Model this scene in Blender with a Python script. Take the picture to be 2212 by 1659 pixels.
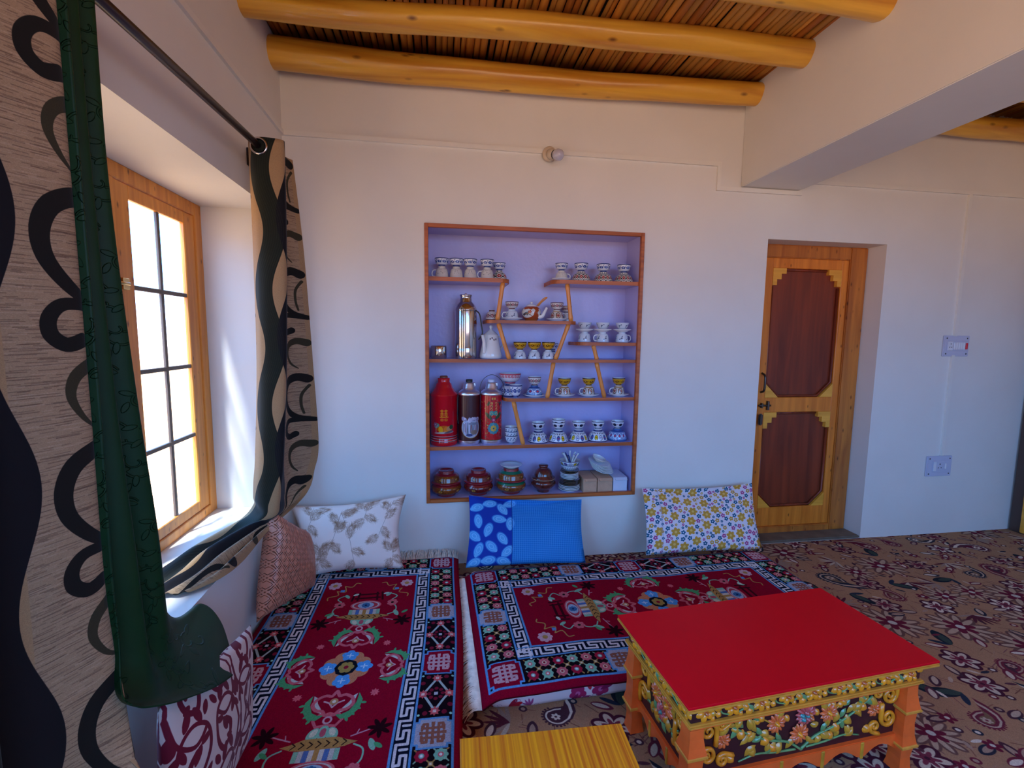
import bpy, bmesh, math, random
import numpy as np
from mathutils import Vector, Matrix, Euler
random.seed(4)
RNG = np.random.RandomState(4)
PI = math.pi
for o in list(bpy.data.objects): bpy.data.objects.remove(o)
S = bpy.context.scene
COL = S.collection

# ------------------------------------------------------------------ camera
F_PX, YAW, PITCH, ROLL = 1004.76, .1534, -.1052, .0112
fw = Vector((math.sin(YAW)*math.cos(PITCH), math.cos(YAW)*math.cos(PITCH), math.sin(PITCH)))
rt = Vector((math.cos(YAW), -math.sin(YAW), 0)); up = rt.cross(fw)
r2 = rt*math.cos(ROLL) + up*math.sin(ROLL); u2 = -rt*math.sin(ROLL) + up*math.cos(ROLL)
cd = bpy.data.cameras.new('camera'); cd.sensor_width = 36; cd.lens = F_PX*36/2212; cd.clip_start = .02
cam = bpy.data.objects.new('camera', cd); COL.objects.link(cam)
M = Matrix((r2, u2, -fw)).transposed().to_4x4(); M.translation = Vector((.8151, -2.7136, 1.3854))
cam.matrix_world = M; S.camera = cam

# ------------------------------------------------------------------ world: clear mountain sky above, sunlit dry ground below
W = bpy.data.worlds.new('world'); S.world = W; W.use_nodes = True
wn = W.node_tree.nodes; wl = W.node_tree.links; wn.clear()
tc = wn.new('ShaderNodeTexCoord'); sep = wn.new('ShaderNodeSeparateXYZ'); mr = wn.new('ShaderNodeMapRange')
mr.inputs['From Min'].default_value = -.06; mr.inputs['From Max'].default_value = .10
cr = wn.new('ShaderNodeValToRGB')
cr.color_ramp.elements[0].color = (.41, .285, .19, 1); cr.color_ramp.elements[1].color = (.11, .36, .84, 1)
bg = wn.new('ShaderNodeBackground'); bg.inputs['Strength'].default_value = 11.1
wo = wn.new('ShaderNodeOutputWorld')
wl.new(tc.outputs['Generated'], sep.inputs[0]); wl.new(sep.outputs['Z'], mr.inputs['Value'])
wl.new(mr.outputs[0], cr.inputs[0]); wl.new(cr.outputs[0], bg.inputs['Color']); wl.new(bg.outputs[0], wo.inputs[0])

S.view_settings.view_transform = 'Standard'; S.view_settings.look = 'None'
S.view_settings.exposure = 0.0; S.view_settings.gamma = 1; S.view_settings.use_curve_mapping = False
S.cycles.max_bounces = 8; S.cycles.diffuse_bounces = 5; S.cycles.transparent_max_bounces = 8
S.cycles.sample_clamp_indirect = 6

sn = bpy.data.lights.new('sun', 'SUN'); sn.energy = 14.; sn.angle = math.radians(4); sn.color = (.86, .95, 1.)
so = bpy.data.objects.new('sun', sn); COL.objects.link(so); so.location = (-3, -3, 8)
so.rotation_euler = Vector((1, 1.9, -5.2)).to_track_quat('-Z', 'Y').to_euler()

def portal(name, loc, rot, sx, sy):
    l = bpy.data.lights.new(name, 'AREA'); l.shape = 'RECTANGLE'; l.size = sx; l.size_y = sy
    l.cycles.is_portal = True
    o = bpy.data.objects.new(name, l); COL.objects.link(o); o.location = loc; o.rotation_euler = rot
    return o
# portals only guide the sampling of the world light through the window openings
portal('window_daylight', (-.37, -.97, 1.23), (0, -PI/2, 0), 1.55, 1.60)
portal('window_daylight', (-.37, -3.15, 1.35), (0, -PI/2, 0), 1.9, 1.9)
portal('window_daylight', (2.45, -5.07, 1.9), (PI/2, 0, 0), 3.1, 1.6)

# ------------------------------------------------------------------ canvas: patterns drawn in metres with numpy
def srgb(h):
    return tuple(int(h[i:i+2], 16)/255 for i in (0, 2, 4))
def lin(c): return tuple(((x+.055)/1.055)**2.4 if x > .04045 else x/12.92 for x in c)
def H(h): return lin(srgb(h))
class Cv:
    def __init__(s, w, h, ppm, bg, tile=False):
        s.w, s.h, s.p, s.tile = w, h, ppm, tile
        s.nx, s.ny = int(round(w*ppm)), int(round(h*ppm))
        s.a = np.empty((s.ny, s.nx, 3), np.float32); s.a[:] = srgb(bg)
    def _each(s, x0, y0, x1, y1, fn, col, al=1):
        col = np.array(srgb(col) if isinstance(col, str) else col, np.float32)
        offs = [(0, 0)]
        if s.tile:
            offs = [(dx, dy) for dx in (-s.w, 0, s.w) for dy in (-s.h, 0, s.h)]
        for dx, dy in offs:
            i0 = max(0, int((x0+dx)*s.p)-2); i1 = min(s.nx, int((x1+dx)*s.p)+3)
            j0 = max(0, int((y0+dy)*s.p)-2); j1 = min(s.ny, int((y1+dy)*s.p)+3)
            if i0 >= i1 or j0 >= j1: continue
            X = (np.arange(i0, i1)+.5)/s.p - dx; Y = (np.arange(j0, j1)+.5)/s.p - dy
            X, Y = np.meshgrid(X, Y)
            k = np.clip(.5 - fn(X, Y)*s.p, 0, 1)[..., None]*al
            s.a[j0:j1, i0:i1] = s.a[j0:j1, i0:i1]*(1-k) + col*k
    def poly(s, P, col, al=1):
        P = np.asarray(P, float)
        def fn(X, Y):
            d = np.full(X.shape, 1e9); ins = np.zeros(X.shape, bool)
            n = len(P)
            for i in range(n):
                ax, ay = P[i]; bx, by = P[(i+1) % n]
                ex, ey = bx-ax, by-ay; L = ex*ex+ey*ey+1e-12
                t = np.clip(((X-ax)*ex+(Y-ay)*ey)/L, 0, 1)
                d = np.minimum(d, (X-ax-t*ex)**2+(Y-ay-t*ey)**2)
                c = (ay > Y) != (by > Y)
                xi = ax+(Y-ay)*ex/(ey if abs(ey) > 1e-12 else 1e-12)
                ins ^= c & (X < xi)
            d = np.sqrt(d); return np.where(ins, -d, d)
        s._each(P[:, 0].min(), P[:, 1].min(), P[:, 0].max(), P[:, 1].max(), fn, col, al)
    def line(s, P, w, col, al=1, w2=None):
        P = np.asarray(P, float); w2 = w if w2 is None else w2; n = len(P)-1; m = max(w, w2)
        # drawn in pieces of a few segments to keep the windows small
        step = 6
        for q in range(0, n, step):
            R = range(q, min(n, q+step))
            Q = P[q:min(n, q+step)+1]
            def fn(X, Y):
                d = np.full(X.shape, 1e9)
                for i in R:
                    ax, ay = P[i]; bx, by = P[i+1]; ex, ey = bx-ax, by-ay; L = ex*ex+ey*ey+1e-12
                    t = np.clip(((X-ax)*ex+(Y-ay)*ey)/L, 0, 1)
                    ww = w+(w2-w)*(i+t)/max(n, 1)
                    d = np.minimum(d, np.hypot(X-ax-t*ex, Y-ay-t*ey)-ww/2)
                return d
            s._each(Q[:, 0].min()-m, Q[:, 1].min()-m, Q[:, 0].max()+m, Q[:, 1].max()+m, fn, col, al)
    def circ(s, x, y, r, col, al=1):
        s._each(x-r, y-r, x+r, y+r, lambda X, Y: np.hypot(X-x, Y-y)-r, col, al)
    def ell(s, x, y, a, b, ang, col, al=1):
        c, n = math.cos(ang), math.sin(ang); m = max(a, b)
        def fn(X, Y):
            u = ((X-x)*c+(Y-y)*n)/a; v = (-(X-x)*n+(Y-y)*c)/b
            q = np.hypot(u, v)+1e-9; return (q-1)*min(a, b)
        s._each(x-m, y-m, x+m, y+m, fn, col, al)
    def rect(s, x0, y0, x1, y1, col, al=1): s.poly([(x0, y0), (x1, y0), (x1, y1), (x0, y1)], col, al)
    def leaf(s, x, y, L, w, ang, col, al=1):
        t = np.linspace(0, PI, 9); c, n = math.cos(ang), math.sin(ang)
        pts = [(L*(1-math.cos(a))/2, w/2*math.sin(a)**1.3) for a in t]
        pts += [(p[0], -p[1]) for p in pts[-2:0:-1]]
        s.poly([(x+p[0]*c-p[1]*n, y+p[0]*n+p[1]*c) for p in pts], col, al)
    def flower(s, x, y, r, n, pc, cc, rot=0, pw=.5, cr=.28, al=1):
        for k in range(n):
            a = rot+k*2*PI/n
            s.ell(x+math.cos(a)*r*.58, y+math.sin(a)*r*.58, r*.44, r*pw*.62, a, pc, al)
        s.circ(x, y, r*cr, cc, al)
    def speckle(s, amt, sx=1, sy=1):
        n = RNG.rand(s.ny//sy+1, s.nx//sx+1)
        n = np.repeat(np.repeat(n, sy, 0), sx, 1)[:s.ny, :s.nx]
        s.a *= (1-amt+2*amt*n[..., None]).astype(np.float32)
    def image(s, name):
        im = bpy.data.images.new(name, s.nx, s.ny)
        b = np.ones((s.ny, s.nx, 4), np.float32); b[..., :3] = np.clip(s.a, 0, 1)
        im.pixels.foreach_set(b.ravel()); im.update(); im.pack()
        return im
def arc(x, y, r, a0, a1, n=10, r1=None):
    r1 = r if r1 is None else r1
    return [(x+(r+(r1-r)*i/n)*math.cos(a0+(a1-a0)*i/n), y+(r+(r1-r)*i/n)*math.sin(a0+(a1-a0)*i/n)) for i in range(n+1)]
def smooth(P, n=6):
    P = [np.array(p, float) for p in P]; out = []
    for i in range(len(P)-1):
        p0 = P[max(i-1, 0)]; p1 = P[i]; p2 = P[i+1]; p3 = P[min(i+2, len(P)-1)]
        for k in range(n):
            t = k/n
            out.append(.5*(2*p1+(p2-p0)*t+(2*p0-5*p1+4*p2-p3)*t*t+(3*p1-p0-3*p2+p3)*t**3))
    out.append(P[-1]); return out

# ------------------------------------------------------------------ materials
def mat(name, col=(.8, .8, .8), rough=.5, metal=0., spec=.5, img=None, rep='REPEAT', noise=0., nscale=8., bump=0., bscale=60., bimg=0., sheen=0., coat=0., sub=0.):
    m = bpy.data.materials.new(name); m.use_nodes = True; nt = m.node_tree; N = nt.nodes; L = nt.links
    b = N['Principled BSDF']
    b.inputs['Base Color'].default_value = (*col[:3], 1); b.inputs['Roughness'].default_value = rough
    b.inputs['Metallic'].default_value = metal; b.inputs['Specular IOR Level'].default_value = spec
    b.inputs['Sheen Weight'].default_value = sheen; b.inputs['Coat Weight'].default_value = coat
    tcn = N.new('ShaderNodeTexCoord')
    src = None
    if img is not None:
        ti = N.new('ShaderNodeTexImage'); ti.image = img; ti.extension = rep; L.new(tcn.outputs['UV'], ti.inputs[0]); src = ti.outputs[0]
    else:
        rgb = N.new('ShaderNodeRGB'); rgb.outputs[0].default_value = (*col[:3], 1); src = rgb.outputs[0]
    if noise:
        nz = N.new('ShaderNodeTexNoise'); nz.inputs['Scale'].default_value = nscale; nz.inputs['Detail'].default_value = 5
        L.new(tcn.outputs['Object'], nz.inputs['Vector'])
        mr = N.new('ShaderNodeMapRange'); mr.inputs['From Min'].default_value = .3; mr.inputs['From Max'].default_value = .7
        mr.inputs['To Min'].default_value = 1-noise; mr.inputs['To Max'].default_value = 1+noise; L.new(nz.outputs['Fac'], mr.inputs[0])
        mx = N.new('ShaderNodeVectorMath'); mx.operation = 'SCALE'; L.new(src, mx.inputs[0]); L.new(mr.outputs[0], mx.inputs['Scale']); src = mx.outputs[0]
    L.new(src, b.inputs['Base Color'])
    h = None
    if bump:
        nb = N.new('ShaderNodeTexNoise'); nb.inputs['Scale'].default_value = bscale; nb.inputs['Detail'].default_value = 4
        L.new(tcn.outputs['Object'], nb.inputs['Vector']); h = nb.outputs['Fac']
        bp = N.new('ShaderNodeBump'); bp.inputs['Strength'].default_value = bump; bp.inputs['Distance'].default_value = .004
        L.new(h, bp.inputs['Height']); L.new(bp.outputs[0], b.inputs['Normal'])
    elif bimg and img is not None:
        bw = N.new('ShaderNodeRGBToBW'); L.new(ti.outputs[0], bw.inputs[0])
        bp = N.new('ShaderNodeBump'); bp.inputs['Strength'].default_value = bimg; bp.inputs['Distance'].default_value = .004
        L.new(bw.outputs[0], bp.inputs['Height']); L.new(bp.outputs[0], b.inputs['Normal'])
    return m
def wood(name, c1, c2, rough=.4, axis=2, scale=1., knots=True, coat=0.):
    m = bpy.data.materials.new(name); m.use_nodes = True; nt = m.node_tree; N = nt.nodes; L = nt.links
    b = N['Principled BSDF']; b.inputs['Roughness'].default_value = rough; b.inputs['Coat Weight'].default_value = coat
    tcn = N.new('ShaderNodeTexCoord'); mp = N.new('ShaderNodeMapping'); L.new(tcn.outputs['Object'], mp.inputs[0])
    sc = [18*scale]*3; sc[axis] = 1.2*scale; mp.inputs['Scale'].default_value = sc
    oi = N.new('ShaderNodeObjectInfo'); ad = N.new('ShaderNodeVectorMath'); ad.operation = 'MULTIPLY_ADD'
    ad.inputs[1].default_value = (1, 1, 1); cmb = N.new('ShaderNodeCombineXYZ'); ml = N.new('ShaderNodeMath'); ml.operation = 'MULTIPLY'; ml.inputs[1].default_value = 50
    L.new(oi.outputs['Random'], ml.inputs[0]); [L.new(ml.outputs[0], cmb.inputs[i]) for i in range(3)]
    L.new(mp.outputs[0], ad.inputs[0]); L.new(cmb.outputs[0], ad.inputs[2])
    nz = N.new('ShaderNodeTexNoise'); nz.inputs['Scale'].default_value = 1.6; nz.inputs['Detail'].default_value = 8; nz.inputs['Distortion'].default_value = .6
    L.new(ad.outputs[0], nz.inputs['Vector'])
    r = N.new('ShaderNodeValToRGB'); r.color_ramp.elements[0].position = .33; r.color_ramp.elements[1].position = .66
    r.color_ramp.elements[0].color = (*c1, 1); r.color_ramp.elements[1].color = (*c2, 1)
    L.new(nz.outputs['Fac'], r.inputs[0]); src = r.outputs[0]
    if knots:
        vm = N.new('ShaderNodeMapping'); s3 = [5.*scale]*3; s3[axis] = 2.2*scale; vm.inputs['Scale'].default_value = s3
        L.new(tcn.outputs['Object'], vm.inputs[0]); a2 = N.new('ShaderNodeVectorMath'); a2.operation = 'ADD'
        L.new(vm.outputs[0], a2.inputs[0]); L.new(cmb.outputs[0], a2.inputs[1])
        vo = N.new('ShaderNodeTexVoronoi'); L.new(a2.outputs[0], vo.inputs['Vector'])
        k = N.new('ShaderNodeValToRGB'); k.color_ramp.elements[0].position = .04; k.color_ramp.elements[1].position = .17
        k.color_ramp.elements[0].color = (.30, .22, .2, 1); k.color_ramp.elements[1].color = (1, 1, 1, 1)
        L.new(vo.outputs['Distance'], k.inputs[0]); mx = N.new('ShaderNodeVectorMath'); mx.operation = 'MULTIPLY'
        L.new(src, mx.inputs[0]); L.new(k.outputs[0], mx.inputs[1]); src = mx.outputs[0]
    L.new(src, b.inputs['Base Color'])
    bp = N.new('ShaderNodeBump'); bp.inputs['Strength'].default_value = .25; bp.inputs['Distance'].default_value = .002
    L.new(nz.outputs['Fac'], bp.inputs['Height']); L.new(bp.outputs[0], b.inputs['Normal'])
    return m
M_WALL = mat('wall_paint', (.78, .74, .69), .55, noise=.03, nscale=2.5, bump=.12, bscale=35, spec=.35)
M_LILAC = mat('lilac_paint', (.50, .45, .74), .32, noise=.03, nscale=5, bump=.25, bscale=45)
M_TRIM = mat('casing_white', (.80, .76, .70), .4, noise=.02)
M_CEIL = mat('dark_ceiling', (.035, .02, .012), .9, noise=.3)
M_LOG = wood('peeled_log', (.60, .24, .018), (.92, .50, .055), .33, 0, .55, coat=.3)
M_STICK = [wood('willow_stick_%s' % n, a, b, .5, 1, 1., False) for n, a, b in
           (('honey', (.55, .20, .022), (.80, .34, .05)), ('brown', (.34, .10, .014), (.58, .20, .03)), ('olive', (.42, .18, .025), (.66, .30, .05)))]
M_FRAMEW = wood('window_pine', (.60, .20, .028), (.82, .33, .055), .4, 2)
M_MUNT = mat('muntin_backlit', (.10, .07, .055), .45, noise=.1)  # darker than the sash pine: backlit shade put into the colour
M_DOORW = wood('door_pine', (.62, .155, .012), (.85, .26, .026), .38, 2)
M_DOORF = wood('door_frame_wood', (.38, .10, .016), (.62, .20, .03), .36, 2, .8)
M_DPANEL = wood('door_panel_red', (.15, .020, .006), (.27, .040, .010), .42, 2, .7, False)
M_DBLOCK = wood('door_block', (.75, .31, .03), (.92, .42, .05), .35, 0, 1, False)
M_SHELF = wood('shelf_lipping', (.32, .07, .014), (.55, .14, .028), .45, 0, 1.2, False)
M_STRUT = wood('strut_wood', (.66, .22, .04), (.88, .34, .07), .35, 2, 1.2, False)
M_STEEL = mat('polished_steel', (.62, .58, .55), .13, 1.0)
M_ALU = mat('bright_tin', (.85, .88, .93), .34, 1.0)
M_BRASS = mat('brass', (.65, .48, .22), .3, 1.0)
M_DARKM = mat('dark_metal', (.10, .09, .085), .35, .9)
M_BLACK = mat('black_plastic', (.015, .014, .014), .4)
M_ROD = mat('rod_lacquer', (.022, .008, .010), .33)
M_CHINA = mat('white_china', (.78, .78, .77), .12, noise=.02, coat=.3)
M_PLATE = mat('switch_plastic', (.55, .55, .68), .35, noise=.02)
M_SWITCH = mat('switch_white', (.75, .75, .80), .3, noise=.02)
M_RED = mat('red_switch', (.7, .02, .04), .3)
M_BULB = mat('bulb_glass', (.52, .50, .62), .12, coat=.4)
M_HOLD = mat('bakelite_cream', (.62, .50, .38), .35, noise=.03)
M_CORK = mat('cork_stopper', (.62, .66, .8), .6, noise=.05)
M_CARD = mat('cardboard', (.58, .34, .21), .8, noise=.07, nscale=30)
M_WHITEBOX = mat('white_card', (.62, .66, .78), .6, noise=.03)
M_CONC = mat('concrete_step', (.16, .12, .085), .85, noise=.25, nscale=10, bump=.5)
M_FRINGE = mat('cotton_fringe', (.85, .76, .66), .9, noise=.15, nscale=40)
def glass_mat():
    m = bpy.data.materials.new('window_glass'); m.use_nodes = True; N = m.node_tree.nodes; L = m.node_tree.links; N.clear()
    t = N.new('ShaderNodeBsdfTransparent'); t.inputs[0].default_value = (.96, .97, .97, 1)
    g = N.new('ShaderNodeBsdfGlossy'); g.inputs['Roughness'].default_value = .05
    fr = N.new('ShaderNodeFresnel'); fr.inputs[0].default_value = 1.45
    mx = N.new('ShaderNodeMixShader'); o = N.new('ShaderNodeOutputMaterial')
    L.new(fr.outputs[0], mx.inputs[0]); L.new(t.outputs[0], mx.inputs[1]); L.new(g.outputs[0], mx.inputs[2]); L.new(mx.outputs[0], o.inputs[0])
    return m
M_GLASS = glass_mat()

# ------------------------------------------------------------------ object helpers
def base(n): return n
def ob(name, me, mats, parent=None, loc=None, rot=None, smooth_=False):
    o = bpy.data.objects.new(name, me); COL.objects.link(o)
    if mats is not None and len(me.materials) == 0:
        for m in (mats if isinstance(mats, (list, tuple)) else [mats]): me.materials.append(m)
    if parent: o.parent = parent
    if loc: o.location = loc
    if rot: o.rotation_euler = rot
    if smooth_: me.polygons.foreach_set('use_smooth', [True]*len(me.polygons))
    return o
def mesh(name, V, Fc, uv=None, mi=None, sm=False):
    me = bpy.data.meshes.new(name); me.from_pydata([tuple(v) for v in V], [], Fc)
    if uv is not None:
        l = me.uv_layers.new(name='UVMap'); idx = np.empty(len(me.loops), np.int32); me.loops.foreach_get('vertex_index', idx)
        l.data.foreach_set('uv', np.asarray(uv, np.float32)[idx].ravel())
    if mi is not None: me.polygons.foreach_set('material_index', mi)
    if sm: me.polygons.foreach_set('use_smooth', [True]*len(me.polygons))
    me.update(); return me
def tag(o, label, cat, group=None):
    o['label'] = label; o['category'] = cat
    if group: o['group'] = group
    return o
def struct(o, label=None, cat=None):
    o['kind'] = 'structure'
    if label: o['label'] = label
    if cat: o['category'] = cat
    return o
def thing(name, label, cat, loc=(0, 0, 0), rz=0, group=None, rot=None):
    o = bpy.data.objects.new(name, None); COL.objects.link(o); o.location = loc; o.rotation_euler = rot or (0, 0, rz)
    o.empty_display_size = .05
    return tag(o, label, cat, group)
def boxes(name, L, bev=0., seg=1):
    """L: list of (x0,y0,z0,x1,y1,z1) joined in one mesh"""
    bm = bmesh.new()
    for x0, y0, z0, x1, y1, z1 in L:
        bmesh.ops.create_cube(bm, size=1, matrix=Matrix.Translation(((x0+x1)/2, (y0+y1)/2, (z0+z1)/2)) @ Matrix.Diagonal((abs(x1-x0), abs(y1-y0), abs(z1-z0), 1)))
    if bev: bmesh.ops.bevel(bm, geom=bm.edges[:], offset=bev, segments=seg, affect='EDGES', clamp_overlap=True)
    me = bpy.data.meshes.new(name); bm.to_mesh(me); bm.free(); return me
def prism(name, P, axis, a, b, bev=0.):
    """polygon P extruded along axis (0,1,2) from a to b; P gives the two other coordinates in order"""
    n = len(P); V = []
    for t in (a, b):
        for p in P:
            v = [p[0], p[1]]; v.insert(axis, t); V.append(v)
    Fc = [list(range(n))[::-1], list(range(n, 2*n))]+[[i, (i+1) % n, n+(i+1) % n, n+i] for i in range(n)]
    bm = bmesh.new(); vs = [bm.verts.new(v) for v in V]
    for f in Fc: bm.faces.new([vs[i] for i in f])
    bmesh.ops.recalc_face_normals(bm, faces=bm.faces[:])
    if bev: bmesh.ops.bevel(bm, geom=bm.edges[:], offset=bev, segments=2, affect='EDGES', clamp_overlap=True)
    me = bpy.data.meshes.new(name); bm.to_mesh(me); bm.free(); return me
def lathe(name, prof, seg=28, mi=None, sm=True, urep=1., vr=None):
    """prof: [(r,z)]; v runs with z over vr=(z0,z1)"""
    n = len(prof); V = []; UV = []
    z0, z1 = vr or (min(p[1] for p in prof), max(p[1] for p in prof))
    for k in range(seg+1):
        a = 2*PI*k/seg
        for r, z in prof:
            V.append((r*math.cos(a), r*math.sin(a), z)); UV.append((urep*k/seg, (z-z0)/(z1-z0+1e-9)))
    Fc = []; MI = []
    for k in range(seg):
        for i in range(n-1):
            if prof[i][0] < 1e-6 and prof[i+1][0] < 1e-6: continue
            a, b, c, d = k*n+i, (k+1)*n+i, (k+1)*n+i+1, k*n+i+1
            if prof[i][0] < 1e-6: f = [a, c, d]
            elif prof[i+1][0] < 1e-6: f = [a, b, d]
            else: f = [a, b, c, d]
            Fc.append(f); MI.append(mi[i] if mi else 0)
    me = mesh(name, V, Fc, UV, MI, sm)
    bm = bmesh.new(); bm.from_mesh(me); bmesh.ops.remove_doubles(bm, verts=bm.verts[:], dist=1e-6); bm.to_mesh(me); bm.free()
    if sm:
        me.polygons.foreach_set('use_smooth', [True]*len(me.polygons))
    return me
def tube(name, P, r, seg=8, r2=None, closed=False, cap=True):
    P = [Vector(p) for p in P]; n = len(P); V = []; rads = r if isinstance(r, (list, tuple)) else [r+((r2 if r2 is not None else r)-r)*i/(n-1) for i in range(n)]
    T = [(P[(i+1) % n if closed else min(i+1, n-1)]-P[(i-1) % n if closed else max(i-1, 0)]).normalized() for i in range(n)]
    ref = Vector((0, 0, 1)) if abs(T[0].z) < .9 else Vector((1, 0, 0))
    N0 = T[0].cross(ref).normalized()
    for i in range(n):
        N0 = (N0-T[i]*N0.dot(T[i])).normalized(); B = T[i].cross(N0)
        for k in range(seg):
            a = 2*PI*k/seg; V.append(P[i]+(N0*math.cos(a)+B*math.sin(a))*rads[i])
    Fc = []
    for i in range(n if closed else n-1):
        j = (i+1) % n
        for k in range(seg): Fc.append([i*seg+k, i*seg+(k+1) % seg, j*seg+(k+1) % seg, j*seg+k])
    if cap and not closed: Fc += [list(range(seg))[::-1], [(n-1)*seg+k for k in range(seg)]]
    return mesh(name, V, Fc, sm=True)
def grid(name, fn, nu, nv, uvf=None, sm=True, thick=0.):
    V = []; UV = []
    for j in range(nv+1):
        for i in range(nu+1):
            u, v = i/nu, j/nv; V.append(fn(u, v)); UV.append(uvf(u, v) if uvf else (u, v))
    Fc = [[j*(nu+1)+i, j*(nu+1)+i+1, (j+1)*(nu+1)+i+1, (j+1)*(nu+1)+i] for j in range(nv) for i in range(nu)]
    me = mesh(name, V, Fc, UV, sm=sm)
    return me
def solid(o, t, off=-1):
    m = o.modifiers.new('thickness', 'SOLIDIFY'); m.thickness = t; m.offset = off; return o

# ------------------------------------------------------------------ room shell
RX = 5.0; YB = -4.75; ZC = 2.86
def wall_cells(name, axis, us, zs, hole, t0, t1):
    """solid wall from boxes between the grid lines us x zs, leaving out cells where hole(u,z)"""
    L = []
    for a, b in zip(us[:-1], us[1:]):
        run = None
        for c, d in zip(zs[:-1], zs[1:]):
            h = hole((a+b)/2, (c+d)/2)
            if not h: run = [c, d] if run is None else [run[0], d]
            if (h or d == zs[-1]) and run:
                if axis == 1: L.append((a, t0, run[0], b, t1, run[1]))
                else: L.append((t0, a, run[0], t1, b, run[1]))
                run = None
    me = boxes(name, L); bm = bmesh.new(); bm.from_mesh(me); bmesh.ops.remove_doubles(bm, verts=bm.verts[:], dist=1e-5)
    # drop the inner faces where two boxes meet
    seen = {}
    for f in bm.faces:
        seen.setdefault(tuple(sorted(v.index for v in f.verts)), []).append(f)
    bmesh.ops.delete(bm, geom=[f for L_ in seen.values() if len(L_) > 1 for f in L_], context='FACES')
    bm.to_mesh(me); bm.free(); return me
NX0, NX1, NZ0, NZ1 = .7343, 2.0234, .392, 1.9955
DX0, DX1, DZ = 2.847, 3.7067, 2.0
wb = ob('wall_back', wall_cells('wall_back', 1, [-.45, NX0, NX1, DX0, DX1, RX+.4], [-.1, 0, NZ0, NZ1, DZ, ZC+.1],
     lambda u, z: (NX0 < u < NX1 and NZ0 < z < NZ1) or (DX0 < u < DX1 and 0 < z < DZ), 0, .36), M_WALL); struct(wb)
WY0, WY1, WZ0, WZ1 = -1.76, -.19, .478, 1.985
wlft = ob('wall_left', wall_cells('wall_left', 0, [YB-.3, -4.1, -2.2, WY0, WY1, .0], [-.1, .40, WZ0, WZ1, 2.3, ZC+.1],
     lambda u, z: (WY0 < u < WY1 and WZ0 < z < WZ1) or (-4.1 < u < -2.2 and .4 < z < 2.3), -.36, 0), M_WALL); struct(wlft)
WFX0, WFX1, WFZ0, WFZ1 = .9, 4.0, 1.1, 2.7
wf = ob('wall_front', wall_cells('wall_front', 1, [0, WFX0, WFX1, RX+.4], [-.1, WFZ0, WFZ1, ZC+.1],
     lambda u, z: (WFX0 < u < WFX1 and WFZ0 < z < WFZ1), YB-.3, YB), M_WALL); struct(wf)
wr = ob('wall_right', boxes('wall_right', [(RX, YB, -.1, RX+.4, -1.02, ZC+.1), (RX, -1.02, 2.05, RX+.4, 0, ZC+.1), (RX+.3, -1.02, -.1, RX+.4, 0, 2.05)]), M_WALL); struct(wr)

# niche lining
nd = .23
wn_ = ob('wall_niche', boxes('wall_niche', [(NX0, nd, NZ0, NX1, nd+.01, NZ1), (NX0, .0, NZ0, NX0+.008, nd, NZ1), (NX1-.008, .0, NZ0, NX1, nd, NZ1),
     (NX0, .0, NZ0, NX1, nd, NZ0+.006), (NX0, .0, NZ1-.008, NX1, nd, NZ1)]), M_LILAC); struct(wn_)

# floor carpet texture
fc = Cv(1.5, 1.5, 680, 'a87c5c', True)
R = random.Random(11)
def fl_paisley(x, y, s, ang, c1, c2, c3):
    def pt(u, v): return (x+s*(u*math.cos(ang)-v*math.sin(ang)), y+s*(u*math.sin(ang)+v*math.cos(ang)))
    def body(k):
        P = []
        for i in range(15):
            a = PI*.5+i/14*PI*1.0+.2
            P.append((.0+.30*k*math.cos(a), .30*k*math.sin(a)))
        P += [(.28*k, -.27*k), (.55*k, -.12*k), (.72*k+.02, .16*k), (.80*k+.04, .42*k+.02), (.62*k, .26*k), (.42*k, .16*k), (.2*k, .26*k)]
        return [pt(*p) for p in P]
    fc.poly(body(1.18), c1); fc.poly(body(1.0), c2); fc.poly(body(.82), c1); fc.poly(body(.55), c3)
    for i in range(14):
        a = PI*.45+i/13*PI*1.2
        fc.circ(*pt(.38*math.cos(a), .38*math.sin(a)), s*.035, c1)
    fc.flower(*pt(0, 0), s*.14, 6, c2, c1)
darks = ['6e2836', '5a303a', '4a2a34', '2c2c38']; lights = ['c8b09a', 'b89c86', 'd8c4b0', 'a88672']
placed = []
def far(x, y, d):
    for a, b, c in placed:
        dx = min(abs(x-a), 1.5-abs(x-a)); dy = min(abs(y-b), 1.5-abs(y-b))
        if math.hypot(dx, dy) < d+c: return False
    return True
for _ in range(900):     # vine strokes under everything
    x, y, a = R.random()*1.5, R.random()*1.5, R.uniform(0, 2*PI); l = R.uniform(.02, .06)
    fc.line([(x, y), (x+l*math.cos(a), y+l*math.sin(a))], .0028, R.choice(['704238', '805040', 'a8806a', '7a4a4a']))
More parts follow.
